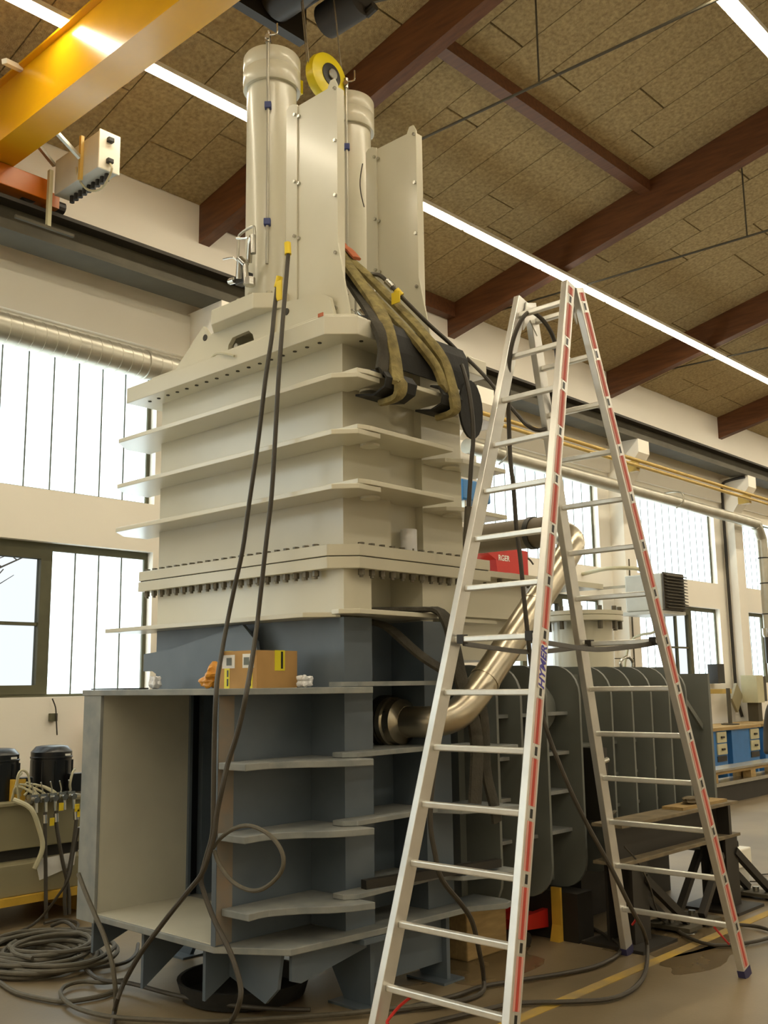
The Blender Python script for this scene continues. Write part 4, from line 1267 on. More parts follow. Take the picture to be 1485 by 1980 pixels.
# control cabinet hung under the girder end
MB().box(4.10, 4.29, 7.02, 7.74, 5.93, 6.26).build('control_cabinet', 'heater', cr, bevel=0.006)
MB().box(4.095, 4.295, 7.005, 7.02, 5.92, 6.27).build('cabinet_end', 'white', cr, bevel=0.004)
for z in (6.19, 6.0):
    MB().box(4.16, 4.215, 6.965, 7.005, z - 0.02, z + 0.02).build('plug_socket', 'blacksteel', cr, bevel=0.006)
random.seed(5)
for i in range(9):
    yy = 7.08 + i * 0.07
    MB().cyl((4.22, yy, 5.93), (4.22, yy, 5.87), 0.022, seg=8).build('cable_gland', 'blacksteel', cr)
MB().tube([(4.19, 6.985, 5.98), (4.19, 6.96, 5.90), (4.19, 7.10, 5.80), (4.17, 7.28, 5.84), (4.12, 7.36, 5.95), (4.09, 7.36, 6.05)], 0.010, seg=6).build('cabinet_cable', 'cable', cr)
for p, q_ in (((4.08, 7.28, 6.10), (3.80, 7.20, 6.20)), ((4.08, 7.72, 6.20), (3.80, 7.60, 6.30))):
    MB().bar(p, q_, 0.03, 0.03).build('cabinet_strut', 'galv', cr)
MB().box(4.07, 4.10, 7.26, 7.29, 5.90, 6.30).build('cabinet_bracket', 'gas', cr)
MB().box(4.04, 4.075, 7.72, 7.76, 5.62, 6.15).build('guide_post', 'drawer', cr)
MB().box(3.75, 4.30, 7.72, 7.75, 5.60, 5.625).build('guide_bar', 'rail', cr)
MB().bar(at(8, 118, 'X', 3.36), at(42, 134, 'X', 3.55), 0.05, 0.04).build('girder_bracket', 'white', cr)
# hoist trolley
MB().cyl((4.42, 4.35, 6.66), (4.42, 5.15, 6.66), 0.15, seg=24).build('hoist_drum', 'blacksteel', cr, smooth=True)
MB().box(3.80, 4.75, 4.25, 4.33, 6.50, 6.82).build('trolley_side', 'blacksteel', cr)
MB().box(3.80, 4.75, 5.17, 5.25, 6.50, 6.82).build('trolley_side', 'blacksteel', cr)
MB().box(3.40, 4.70, 4.33, 5.17, 6.73, 6.80).build('trolley_frame', 'blacksteel', cr)
MB().cyl((4.80, 4.62, 6.62), (4.80, 5.0, 6.62), 0.13, seg=20).build('gear_motor', 'raildark', cr, smooth=True)
MB().cyl((4.86, 4.55, 6.55), (4.86, 4.64, 6.53), 0.035, seg=10).build('limit_switch', 'blacksteel', cr)
MB().bar((4.80, 4.70, 6.60), (5.30, 4.40, 6.86), 0.025, 0.025).build('torque_rod', 'rail', cr)
MB().bar((4.70, 4.8, 6.7), (4.70, 4.8, 7.05), 0.06, 0.06, up=(0, 1, 0)).build('motor_bracket', 'blacksteel', cr)
# hook block with sheave
hk = thing('hook_block', 'yellow hook block pulley hanging between the two cylinders', 'pulley', (4.46, 4.72, 5.6))
sh_ = MB().lathe([(0.06, -0.05), (0.13, -0.05), (0.165, -0.035), (0.172, 0.0), (0.165, 0.035), (0.13, 0.05), (0.06, 0.05)], (4.47, 4.66, 5.84), 'Y', 32)
sh_.build('sheave_cover', 'hookyel', hk, smooth=True)
MB().lathe([(0.075, -0.058), (0.085, -0.055), (0.085, -0.045), (0.075, -0.04)], (4.47, 4.66, 5.84), 'Y', 24).build('hub_ring', 'blacksteel', hk, smooth=True)
MB().lathe([(0.035, -0.075), (0.04, -0.07), (0.04, -0.05)], (4.47, 4.66, 5.84), 'Y', 16).build('hub_nut', 'steel', hk, smooth=True)
MB().box(4.42, 4.52, 4.62, 4.70, 5.66, 5.72).build('cross_head', 'hookyel', hk)
MB().box(4.30, 4.36, 4.78, 4.86, 5.72, 5.82).build('cross_head', 'hookyel', hk)
MB().tube([(4.47, 4.66, 5.67), (4.47, 4.66, 5.60), (4.53, 4.66, 5.55), (4.50, 4.66, 5.48), (4.44, 4.66, 5.48), (4.41, 4.66, 5.52)], 0.022, seg=10).build('hook', 'blacksteel', hk, smooth=True)
rope = MB()
rope.cyl((4.31, 4.66, 5.84), (4.28, 4.75, 6.80), 0.006, seg=6)
rope.cyl((4.635, 4.66, 5.86), (4.60, 4.75, 6.85), 0.006, seg=6)
rope.cyl((4.42, 4.78, 5.80), (4.42, 4.90, 6.80), 0.005, seg=6)
rope.build('wire_rope', 'wire', hk)

# ================================================================== pipes and ducts on the long wall
du = thing('spiral_duct', 'large galvanised spiral duct across the upper left window', 'duct', (4.6, 8.06, 4.6))
def duct_run(x0, x1, y, z, r, par, m='galv', step=0.11):
    b = MB().cyl((x0, y, z), (x1, y, z), r, seg=28)
    b.build('duct_run', m, par, smooth=True)
    n = int((x1 - x0) / step)
    sm = smesh(MB().lathe([(r, -0.006), (r + 0.004, -0.003), (r + 0.004, 0.003), (r, 0.006)], (0, 0, 0), 'X', 24), 'duct_seam', m)
    for i in range(n):
        inst(sm, 'duct_seam', (x0 + i * step + 0.05, y, z), par)


duct_run(1.5, 5.95, 8.05, 4.72, 0.135, du)
MB().lathe([(0.137, -0.02), (0.146, -0.015), (0.146, 0.015), (0.137, 0.02)], (5.28, 8.05, 4.72), 'X', 28).build('duct_clamp', 'galv', du, smooth=True)
MB().cyl((5.95, 8.05, 4.72), (5.98, 8.05, 4.72), 0.138, seg=28).build('duct_end', 'galv', du)
MB().box(5.40, 5.44, 8.15, 8.45, 4.70, 4.74).build('duct_bracket', 'galv', du)
d2 = thing('spiral_duct', 'slim white grey duct bending down the wall at right', 'duct', (14, 8.05, 4.7))
MB().tube([(10.2, 8.0, 4.72), (14.0, 8.0, 4.70), (18.9, 8.0, 4.66), (19.30, 8.0, 4.62), (19.50, 8.0, 4.45), (19.56, 8.0, 4.20), (19.56, 8.0, 3.0), (19.56, 8.0, 2.60)], 0.10, seg=20, smooth=6).build('duct_run', 'galv', d2, smooth=True)
for x in (10.9, 16.0):
    MB().tube([(x, 8.0, 4.58), (x, 7.86, 4.68), (x, 7.88, 4.82), (x, 8.05, 4.87), (x, 8.44, 4.86)], 0.014, seg=6).build('duct_strap', 'galv', d2)
for z in (4.0, 3.5, 2.9):
    MB().lathe([(0.102, -0.012), (0.11, -0.01), (0.11, 0.01), (0.102, 0.012)], (19.56, 8.0, z), 'Z', 20).build('duct_clamp', 'blacksteel', d2, smooth=True)
MB().lathe([(0.11, 2.45), (0.13, 2.50), (0.13, 2.62)], (19.56, 8.0, 0), 'Z', 20).build('duct_nozzle', 'steel', d2, smooth=True)
MB().lathe([(0.10, 1.95), (0.10, 2.45)], (19.56, 8.0, 0), 'Z', 20).build('flexible_hose', 'blacksteel', d2, smooth=True)
yp = thing('ochre_pipes', 'pair of ochre pipes running along the wall at right', 'pipe', (16, 8.15, 5.2))
for z, y in ((5.14, 7.78), (5.06, 7.80)):
    MB().cyl((9.2, y, z), (32, y, z - 0.04), 0.030, seg=10).build('pipe_run', 'gas', yp, smooth=True)
for x in (14.4, 18.7):
    MB().box(x, x + 0.10, 7.84, 8.06, 4.98, 5.16).build('pipe_clip', 'gas', yp)
yp2 = thing('downpipe', 'thin dark downpipe beside the far pilaster', 'pipe', (18.74, 8.3, 0.9))
MB().tube([(18.72, 7.9, 5.50), (18.72, 8.2, 5.48), (18.72, 8.36, 5.40), (18.72, 8.38, 5.0), (18.72, 8.38, 2.0), (18.72, 8.36, 1.3), (18.74, 8.3, 0.95)], 0.028, seg=8).build('pipe_run', 'raildark', yp2, smooth=True)
# low concrete step on the pilaster bays at right
gp = thing('gas_riser', 'thin ochre riser pipe in the corner of the pilaster', 'pipe', (14.85, 8.38, 3.9))
MB().cyl((14.92, 8.40, 3.9), (14.92, 8.40, 5.2), 0.035, seg=8).build('pipe_run', 'gas', gp, smooth=True)

# fan heater on the wall
he = thing('fan_heater', 'grey fan heater with dark louvres on the wall at right', 'heater', (14.6, 7.4, 2.7))
MB().box(14.02, 14.62, 7.32, 7.95, 2.70, 3.26).build('case', 'heater', he, bevel=0.02)
MB().prism([(14.62, 7.30), (14.62, 7.97), (14.72, 7.95), (14.72, 7.32)], 'Z', 2.69, 3.28).build('front_frame', 'louvre', he)
for i in range(11):
    z = 2.73 + i * 0.048
    MB().prism([(7.225, z), (7.28, z + 0.02), (7.28, z + 0.034), (7.225, z + 0.012)], 'X', 14.03, 14.67).build('slat', 'rail', he)
MB().box(14.0, 14.66, 7.28, 7.30, 2.70, 3.27).build('side_grille', 'louvre', he)
MB().box(13.95, 14.7, 7.30, 8.0, 2.64, 2.69).build('drip_tray', 'heater', he)
for x in (14.05, 14.6):
    MB().bar((x, 7.95, 3.1), (x, 8.44, 3.1), 0.04, 0.04).build('wall_bracket', 'galv', he)
MB().tube([(14.0, 7.6, 3.3), (13.9, 7.7, 3.35), (13.6, 8.0, 3.35), (13.6, 8.44, 3.3)], 0.03, seg=8).build('water_pipe', 'cable', he, smooth=True)
MB().tube([(14.3, 7.5, 2.65), (14.3, 7.6, 2.4), (14.3, 8.1, 2.2), (14.3, 8.30, 1.0)], 0.02, seg=8).build('water_pipe', 'cable', he, smooth=True)
co = thing('wall_conduit', 'thin cable conduit down the white pilaster by the heater', 'conduit', (14.5, 8.18, 0))
MB().cyl((14.62, 8.188, 1.3), (14.62, 8.188, 3.6), 0.010, seg=6).build('conduit_run', 'rail', co)
MB().cyl((14.3, 8.42, 2.0), (14.62, 8.188, 2.0), 0.008, seg=6).build('conduit_run', 'rail', co)

# blue box high on the wall, red cart on the rear housing
bb = thing('blue_hose_box', 'blue box mounted on the wall behind the ladder', 'box', (10.35, 8.1, 4.0))
MB().box(9.92, 10.51, 7.86, 8.15, 3.96, 4.23).build('case', 'blue', bb, bevel=0.02)
MB().lathe([(0.07, 0), (0.09, -0.02), (0.07, -0.04)], (10.38, 7.855, 4.16), 'Y', 16).build('cable_ring', 'blacksteel', bb, smooth=True)
MB().box(10.0, 10.04, 7.9, 8.45, 3.85, 3.96).build('bracket', 'galv', bb)
MB().box(10.0, 10.04, 8.15, 8.45, 4.05, 4.2).build('bracket', 'galv', bb)
rc = thing('red_hand_winch', 'red lettered steel unit with lever on the rear of the machine', 'winch', (6.7, 4.6, 2.4))
MB().prism([(6.36, 2.66), (6.36, 2.71), (6.62, 2.73), (6.90, 2.72), (6.90, 2.51), (6.48, 2.49), (6.46, 2.62)], 'Y', 4.80, 4.96).build('body', 'redpaint', rc)
MB().tube([(6.34, 4.86, 2.745), (6.60, 4.86, 2.77), (6.82, 4.86, 2.795)], 0.014, seg=8).build('lever', 'galv', rc, smooth=True)
MB().cyl((6.82, 4.86, 2.795), (6.94, 4.86, 2.805), 0.020, seg=8).build('lever_grip', 'black', rc, smooth=True)
MB().tube([(6.52, 4.80, 2.40), (6.52, 4.80, 2.47), (6.56, 4.80, 2.50), (6.78, 4.80, 2.50), (6.84, 4.80, 2.46), (6.84, 4.80, 2.40)], 0.020, seg=8).build('foot_loop', 'galv', rc, smooth=True)
mt = Matrix(((1, 0, 0), (0, 0, 1), (0, 1, 0))).to_4x4()
mt = Matrix(((1, 0, 0, 6.565), (0, 0, -1, 4.798), (0, 1, 0, 2.635), (0, 0, 0, 1)))
text_mesh('lettering', 'RGER', 0.062, 'paper', mt, rc, 0.0008)
MB().tube([(6.90, 4.9, 2.62), (6.98, 4.9, 2.68), (7.06, 4.9, 2.68), (7.12, 4.9, 2.64)], 0.008, seg=6).build('cable', 'hose', rc)

# ================================================================== hydraulic power pack on its tray at left
pp = thing('hydraulic_power_pack', 'olive grey oil tank with two black motors and valve row at left', 'pump unit', (3.7, 7.45, 0.0))
MB().box(2.4, 4.30, 7.16, 7.86, 0.50, 0.815).build('oil_tank', 'tank', pp, bevel=0.008)
MB().box(2.4, 4.32, 7.12, 7.90, 0.815, 0.835).build('tank_lid', 'tank', pp)
MB().box(2.35, 4.30, 7.02, 7.95, 0.205, 0.42).build('drip_tray', 'tank', pp, bevel=0.006)
MB().box(2.45, 4.25, 7.20, 7.82, 0.42, 0.50).build('tank_feet', 'blacksteel', pp)
def emotor(x, y):
    MB().lathe([(0.155, 0.835), (0.155, 1.115), (0.16, 1.118), (0.16, 1.128), (0.155, 1.131), (0.155, 1.165), (0.12, 1.205), (0.09, 1.21)], (x, y, 0), seg=32).build('motor_barrel', 'black', pp, smooth=True)
    MB().box(x + 0.05, x + 0.19, y - 0.20, y - 0.12, 0.86, 1.0).build('terminal_box', 'black', pp, bevel=0.006)
    MB().box(x + 0.03, x + 0.075, y - 0.157, y - 0.150, 1.095 + 0.04, 1.110 + 0.04).build('rating_plate', 'paper', pp)
    MB().tube([(x + 0.06, y - 0.2, 0.88), (x + 0.03, y - 0.24, 0.93), (x + 0.06, y - 0.22, 1.01), (x + 0.11, y - 0.17, 1.03)], 0.010, seg=6).build('motor_cable', 'cable', pp, smooth=True)
    for i in range(10):
        a = i * math.pi / 5
        MB().box(x + 0.152 * math.cos(a) - 0.004, x + 0.152 * math.cos(a) + 0.012, y + 0.152 * math.sin(a) - 0.008, y + 0.152 * math.sin(a) + 0.004, 0.87, 1.10).build('cooling_fin', 'black', pp)


emotor(4.12, 7.42)
emotor(3.68, 7.42)
MB().tube([(3.35, 7.6, 1.20), (3.35, 7.6, 1.27), (3.72, 7.6, 1.27), (3.76, 7.6, 1.24), (3.76, 7.6, 1.02)], 0.014, seg=8).build('guard_rail', 'blacksteel', pp, smooth=True)
MB().tube([(3.35, 7.75, 1.24), (3.35, 7.75, 1.32), (3.62, 7.75, 1.32), (3.66, 7.75, 1.29)], 0.012, seg=8).build('guard_rail', 'blacksteel', pp, smooth=True)
MB().cyl((3.72, 7.6, 1.07), (3.95, 7.6, 1.07), 0.008, seg=6).build('guard_rail', 'galv', pp)
random.seed(8)
for i in range(5):
    x = 3.80 + i * 0.075
    v = MB()
    v.cyl((x, 7.16, 0.86), (x, 7.02, 0.85), 0.022, seg=10)
    v.box(x - 0.028, x + 0.028, 7.06, 7.12, 0.825, 0.885)
    v.cyl((x, 7.04, 0.85), (x, 7.03, 0.76), 0.014, seg=8)
    v.build('ball_valve', 'steel', pp, smooth=True)
    MB().tube([(x, 7.09, 0.885), (x, 7.085, 0.91), (x - 0.03, 7.06, 0.97)], 0.005, seg=6).build('valve_lever', 'galv', pp)
for (x, z) in ((3.90, 0.66), (3.97, 0.76), (4.10, 0.74), (4.12, 0.70)):
    MB().box(x, x + 0.035, 7.005, 7.012, z, z + 0.055).build('yellow_label', 'tag', pp)
for i, (x0_, x1_) in enumerate(((3.87, 3.87), (3.96, 4.05), (4.12, 4.02))):
    MB().tube([(x0_, 7.03, 0.76), (x0_, 7.02, 0.66), ((x0_ + x1_) / 2, 6.99, 0.4), (x1_, 6.97, 0.20), (x1_, 6.95, 0.03)], 0.014, seg=8).build('pressure_hose', 'hose', pp, smooth=True)
    MB().cyl((x0_, 7.03, 0.74), (x0_, 7.022, 0.68), 0.019, seg=10).build('hose_ferrule', 'steel', pp, smooth=True)
MB().tube([(3.66, 7.1, 0.86), (3.74, 7.0, 0.80), (3.80, 6.98, 0.66), (3.83, 6.97, 0.52), (3.78, 6.98, 0.38)], 0.018, seg=8).build('return_hose', 'cable', pp, smooth=True)
for i in range(7):
    a = random.uniform(0, 6.28)
    x = 3.72 + random.uniform(-0.02, 0.16)
    MB().tube([(x, 7.22, 0.84), (x + 0.05 * math.cos(a), 7.16, 0.93 + 0.06 * random.random()), (x + 0.1, 7.12, 0.90), (x + 0.14, 7.10, 0.86)], 0.008, seg=6).build('signal_cable', 'cable', pp, smooth=True)
MB().tube([(3.74, 7.18, 0.85), (3.70, 7.14, 1.0), (3.73, 7.14, 1.06), (3.78, 7.14, 1.03), (3.80, 7.14, 0.93), (3.76, 7.14, 0.88)], 0.009, seg=6).build('signal_cable', 'cable', pp, smooth=True)
MB().box(3.71, 3.80, 7.2, 7.3, 0.835, 0.99).build('relay_box', 'pallet', pp)
MB().prism([(3.80, 0.435), (4.12, 0.45), (4.11, 0.36), (4.0, 0.33), (3.84, 0.29)], 'Y', 7.008, 7.014).build('paper_sheet', 'paper', pp)
MB().box(4.14, 4.5, 6.98, 7.02, 0.60, 0.63).build('bracket_arm', 'white', pp)
pt = thing('yellow_tray', 'yellow steel pallet under the pump unit', 'pallet', (3.4, 7.45, 0.0))
MB().box(2.30, 4.34, 6.98, 7.98, 0.15, 0.204).build('deck', 'pallet', pt)
for x in (2.35, 3.30, 4.24):
    MB().box(x, x + 0.10, 6.98, 7.98, 0.0, 0.15).build('runner', 'pallet', pt)
# small socket with cable on the wall
so = thing('wall_socket', 'small dark socket with dangling cord below the left window', 'socket', (4.55, 8.43, 1.3))
MB().box(4.645, 4.71, 8.40, 8.45, 1.36, 1.43).build('socket_box', 'frame', so, bevel=0.004)
MB().tube([(4.66, 8.42, 1.56), (4.69, 8.41, 1.48), (4.69, 8.39, 1.38), (4.71, 8.40, 1.24)], 0.006, seg=6).build('cord', 'raildark', so)
fx = thing('wall_extinguisher', 'narrow red and white item on the wall behind the chute edge', 'extinguisher', (5.02, 8.3, 1.0))
MB().lathe([(0.06, 1.02), (0.06, 1.30), (0.03, 1.36)], (5.06, 8.34, 0), seg=16).build('body', 'redpaint', fx, smooth=True)
MB().box(5.0, 5.1, 8.38, 8.45, 1.05, 1.3).build('bracket', 'white', fx)
sl_ = MB().box(4.9, 5.6, 8.1, 8.45, 0.72, 0.76).box(4.95, 5.0, 8.15, 8.44, 0.0, 0.72).box(5.5, 5.55, 8.15, 8.44, 0.0, 0.72)
sl_.build('wall_table', 'rail', None, label='low dark table against the wall behind the chute', cat='table')

# ================================================================== right foreground: supports, trolley
ib = thing('support_beam', 'dark steel I beam supporting the press on the right', 'beam', (6.6, 3.5, 0.0))
MB().box(5.80, 7.50, 3.40, 3.62, 0.735, 0.755).build('top_flange', 'rusttop', ib)
MB().box(5.80, 7.42, 3.50, 3.52, 0.525, 0.735).build('web', 'blacksteel', ib)
MB().box(5.80, 7.50, 3.40, 3.62, 0.505, 0.525).build('bottom_flange', 'rusttop', ib)
MB().box(7.34, 7.38, 3.41, 3.61, 0.525, 0.735).build('end_stiffener', 'blacksteel', ib)
for x in (5.93, 7.28):
    MB().box(x, x + 0.20, 3.42, 3.44, 0.02, 0.504).box(x, x + 0.20, 3.60, 3.62, 0.02, 0.504).box(x + 0.09, x + 0.11, 3.44, 3.60, 0.02, 0.504).build('column', 'blacksteel', ib)
    MB().box(x - 0.12, x + 0.32, 3.30, 3.74, 0.0, 0.02).build('base_plate', 'blacksteel', ib)
for x, s in ((7.38, 1), (6.03, 1), (7.28, -1)):
    for y in (3.43, 3.60):
        MB().bar((x + s * 0.06, y, 0.40), (x + s * 0.52, y - 0.05, 0.06), 0.045, 0.05).build('diagonal_brace', 'blacksteel', ib)
    MB().box(x + s * 0.48 - 0.09, x + s * 0.48 + 0.09, 3.30, 3.62, 0.02, 0.045).build('brace_foot', 'rail', ib)
    for y in (3.36, 3.56):
        MB().cyl((x + s * 0.50, y, 0.0), (x + s * 0.50, y, 0.02), 0.05, seg=14).build('rubber_foot', 'black', ib)
    MB().cyl((x + s * 0.48, 3.47, 0.045), (x + s * 0.48, 3.47, 0.08), 0.025, seg=10).build('leveling_nut', 'steel', ib)
MB().box(6.70, 7.40, 3.44, 3.60, 0.755, 0.775).build('packing_board', 'wood', ib)
crumple('rag_heap', (7.0, 3.50, 0.776), (0.16, 0.05, 0.025), 'rusttop', 12, 'dusty rag heap lying on the dark support beam', 'rag')
MB().box(5.80, 5.98, 3.75, 4.2, 0.0, 0.30).build('support_block', 'blacksteel', None, label='black support block under the press beside the ladder foot', cat='block')
MB().prism([(5.77, 0.33), (5.77, 0.10), (5.74, 0.0), (5.79, 0.0), (5.79, 0.33)], 'Y', 3.86, 3.93).build('yellow_wedge', 'pallet', None, label='yellow painted wedge bracket under the press box', cat='bracket')
MB().box(6.4, 7.7, 4.1, 5.2, 0.0, 0.335).build('support_block', 'blacksteel', None, label='long dark support block under the rear press bays', cat='block')
# lever bracket between the two rib groups
lb = thing('lever_bracket', 'bent steel lever hanging between the two rib groups', 'lever', (6.1, 3.75, 0.75))
MB().tube([(6.02, 3.70, 1.42), (6.05, 3.68, 1.1), (6.05, 3.68, 0.82), (6.10, 3.68, 0.76), (6.20, 3.68, 0.78)], 0.014, seg=8).build('lever_rod', 'rail', lb, smooth=True)
MB().cyl((6.02, 3.70, 1.10), (6.20, 3.72, 1.12), 0.018, seg=8).build('lever_arm', 'galv', lb, smooth=True)
MB().box(6.12, 6.20, 3.72, 4.02, 0.72, 1.20).build('mount_plate', 'blacksteel', lb)
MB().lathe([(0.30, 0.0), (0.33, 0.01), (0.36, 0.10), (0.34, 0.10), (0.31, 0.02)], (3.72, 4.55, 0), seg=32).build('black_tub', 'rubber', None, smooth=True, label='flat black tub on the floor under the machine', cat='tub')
# red trolley
rt = thing('red_jack_trolley', 'low red trolley jack on the floor under the press', 'jack', (5.75, 4.25, 0.0))
MB().prism([(5.45, 0.10), (5.45, 0.17), (5.95, 0.19), (6.20, 0.15), (6.20, 0.09), (5.9, 0.06)], 'Y', 3.98, 4.02).prism([(5.45, 0.10), (5.45, 0.17), (5.95, 0.19), (6.20, 0.15), (6.20, 0.09), (5.9, 0.06)], 'Y', 4.22, 4.26).build('side_frame', 'redpaint', rt)
MB().box(5.5, 6.1, 4.02, 4.22, 0.09, 0.15).build('deck', 'redpaint', rt)
for x in (5.52, 6.12):
    for y in (3.95, 4.27):
        MB().cyl((x, y, 0.045), (x, y + 0.03, 0.045), 0.045, seg=14).build('wheel', 'blacksteel', rt, smooth=True)
MB().box(6.05, 6.15, 4.0, 4.06, 0.19, 0.25).build('socket_head', 'steel', rt)
MB().cyl((6.02, 4.1, 0.15), (6.02, 4.1, 0.30), 0.04, seg=12).build('jack_ram', 'steel', rt, smooth=True)
MB().box(5.0, 5.4, 4.02, 4.30, 0.0, 0.28).build('wooden_block', 'wood', None, bevel=0.01, label='light wooden support block under the press by the machine leg', cat='block')
wr = at(1330, 1805, 'Z', 0.0)
MB().prism([(wr.x - 0.05, wr.y), (wr.x + 0.10, wr.y + 0.10), (wr.x + 0.16, wr.y + 0.06), (wr.x, wr.y - 0.05)], 'Z', 0.0, 0.004).build('paper_scrap', 'paper', None, label='white paper scrap on the floor behind the ladder', cat='paper')
wh = thing('white_tool_case', 'small white case with dark handle on the floor at right', 'case', (8.2, 3.8, 0.0))
MB().box(8.00, 8.30, 3.68, 3.86, 0.16, 0.30).build('case', 'white', wh, bevel=0.01)
MB().box(8.02, 8.28, 3.70, 3.84, 0.0, 0.16).build('case_base', 'heater', wh, bevel=0.01)
MB().tube([(8.06, 3.77, 0.30), (8.06, 3.77, 0.35), (8.22, 3.77, 0.35), (8.24, 3.77, 0.30)], 0.012, seg=8).build('handle', 'black', wh, smooth=True)
hose('floor_cable', [(8.3, 3.75, 0.02), (8.5, 3.65, 0.01), (8.7, 3.8, 0.01), (8.9, 3.7, 0.01), (9.2, 3.8, 0.01)], 0.006, 'thin dark cable on the floor beside the white case', 'hose', 'cables')

# ================================================================== far right: benches, pallets
def bench(x0, lab):
    y0 = 7.42
    b = thing('workbench', lab, 'workbench', (x0 + 1.0, y0 + 0.35, 0.0))
    MB().box(x0, x0 + 2.3, y0, y0 + 0.75, 0.83, 0.88).build('worktop', 'wood', b)
    MB().box(x0 + 0.05, x0 + 1.0, y0 + 0.04, y0 + 0.70, 0.22, 0.829).build('cabinet', 'bluecab', b)
    MB().box(x0 + 1.2, x0 + 2.25, y0 + 0.04, y0 + 0.70, 0.22, 0.829).build('cabinet', 'bluecab', b)
    for xd in (x0 + 0.62, x0 + 1.90):
        for z in (0.64, 0.45):
            dr = MB().box(xd, xd + 0.34, y0 + 0.015, y0 + 0.039, z, z + 0.17).build('drawer', 'drawer', b, bevel=0.004)
            MB().box(xd + 0.12, xd + 0.22, y0 - 0.01, y0 + 0.014, z + 0.07, z + 0.10).build('handle', 'blacksteel', dr)
        MB().box(xd, xd + 0.34, y0 + 0.03, y0 + 0.039, 0.34, 0.43).build('open_bay', 'black', b)
    for xl in (x0 + 0.05, x0 + 1.0, x0 + 1.2, x0 + 2.19):
        MB().box(xl, xl + 0.06, y0 + 0.06, y0 + 0.66, 0.0, 0.219).build('leg', 'bluecab', b)


bench(15.18, 'blue workbench with cream drawers against the wall at right edge')
bench(17.63, 'second blue workbench at the extreme right edge')
crumple('tool_heap', (15.35, 7.6, 0.881), (0.15, 0.12, 0.16), 'blacksteel', 31, 'dark tool heap on the left end of the workbench', 'tools')
MB().cyl((17.0, 7.75, 0.881), (17.0, 7.75, 1.50), 0.035, seg=10).cyl((17.0, 7.75, 0.881), (17.0, 7.75, 0.90), 0.15, seg=16).build('vice_post', 'rail', None, label='brown vertical stand on the workbench', cat='stand')
MB().prism([(18.0, 1.30), (18.25, 1.58), (18.47, 1.35), (18.22, 1.05)], 'Y', 8.14, 8.19).build('hanging_plate', 'tank', None, label='olive diamond shaped plate hung above the workbench', cat='plate')
sw = thing('switch_cabinet', 'cream switch cabinet with dark relay side by the workbench', 'cabinet', (18.5, 8.1, 1.2))
MB().box(18.45, 18.75, 7.85, 8.15, 1.22, 1.72).build('case', 'drawer', sw)
MB().box(18.75, 18.92, 7.87, 8.15, 1.24, 1.70).build('relay_side', 'rail', sw)
MB().box(18.55, 18.72, 7.9, 8.1, 0.881, 1.22).build('post', 'rail', sw)
MB().box(17.72, 18.0, 8.25, 8.44, 1.58, 1.93).build('dark_screen', 'blacksteel', None, label='dark square panel on the window sill at right', cat='panel')
MB().box(17.45, 17.8, 8.05, 8.44, 1.40, 1.48).build('wall_bracket', 'gas', None, label='yellow bracket on the wall above the workbench', cat='bracket')
pa_ = thing('pallet_stack', 'wooden pallet loaded with flat steel sheets at right edge', 'pallet', (13.8, 6.6, 0.30))
MB().box(12.7, 15.6, 6.2, 6.5, 0.43, 0.46).build('steel_sheet', 'steel', pa_)
MB().box(12.9, 15.6, 6.22, 6.49, 0.39, 0.425).build('pallet_deck', 'wood', pa_)
for x in (13.0, 14.2, 15.3):
    for y in (6.22, 6.37):
        MB().box(x, x + 0.16, y, y + 0.12, 0.29, 0.389).build('pallet_block', 'wood', pa_)
MB().box(12.7, 15.8, 6.2, 6.5, 0.24, 0.289).build('lower_sheet', 'steel', pa_)
MB().box(12.75, 15.7, 6.25, 6.49, 0.0, 0.239).build('pallet_base', 'blacksteel', pa_)
ps = at(1395, 1556, 'Z', 0.1)
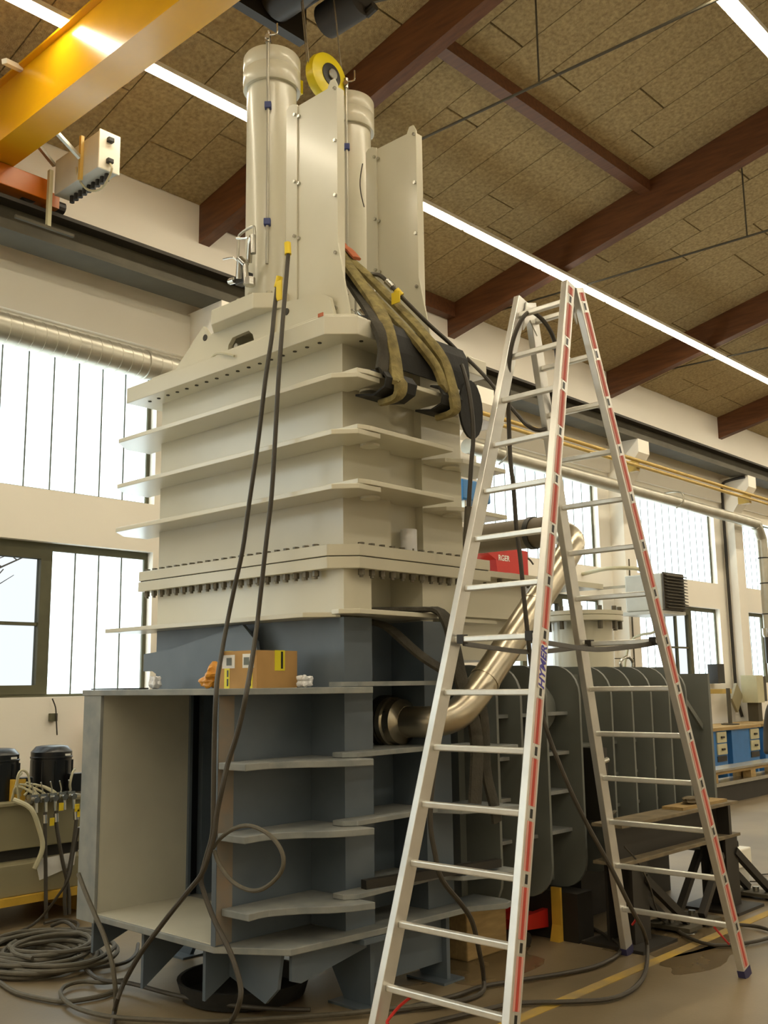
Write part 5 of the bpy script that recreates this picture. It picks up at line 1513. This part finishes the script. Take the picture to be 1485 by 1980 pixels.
MB().box(12.2, 12.7, 5.95, 6.2, 0.08, 0.11).box(12.25, 12.6, 6.0, 6.18, 0.0, 0.08).build('plate_scrap', 'steel', None, label='small steel plate on the floor before the loaded pallet', cat='plate')
# shoe and trouser leg of a worker cut by the right edge
wk = at(1484, 1632, 'Z', 0.0)
sk = bpy.data.meshes.new('person')
V = [(0, 0, 0.95), (0, 0, 0.50), (0.02, 0, 0.10), (-0.03, 0.02, 0.05), (-0.14, 0.05, 0.035)]
R = [0.095, 0.07, 0.055, 0.05, 0.035]
V2 = [(0.25, -0.16, 0.50), (0.27, -0.20, 0.10), (0.22, -0.19, 0.05), (0.11, -0.16, 0.035)]
R2_ = [0.07, 0.055, 0.05, 0.035]
T = [(0.08, -0.06, 1.15), (0.08, -0.06, 1.40), (0.08, -0.06, 1.52), (0.05, -0.05, 1.70)]
RT_ = [0.14, 0.15, 0.06, 0.10]
allv = V + V2 + T
ed = [(0, 1), (1, 2), (2, 3), (3, 4), (9, 0), (9, 5), (5, 6), (6, 7), (7, 8), (9, 10), (10, 11), (11, 12)]
arm = [(0.02, 0.12, 1.36), (0.0, 0.17, 1.10), (-0.10, 0.15, 0.88), (0.16, -0.25, 1.36), (0.16, -0.30, 1.10), (0.08, -0.28, 0.88)]
RA = [0.06, 0.045, 0.035] * 2
allv += arm
ed += [(10, 13), (13, 14), (14, 15), (10, 16), (16, 17), (17, 18)]
rad = R + R2_ + RT_ + RA
sk.from_pydata(allv, ed, [])
po = bpy.data.objects.new('person', sk)
COL.objects.link(po)
po.location = (wk.x + 0.20, wk.y - 0.17, 0.0)
md = po.modifiers.new('skin', 'SKIN')
for i, sv in enumerate(sk.skin_vertices[0].data):
    sv.radius = (rad[i], rad[i])
    sv.use_root = (i == 9)
sd = po.modifiers.new('sub', 'SUBSURF')
sd.levels = 2
sd.render_levels = 2
sk.materials.append(mat('dark_work_clothes', S(70, 66, 58), 0.9))
tag(po, 'person in dark work clothes and brown shoes cut off by the right edge', 'person')
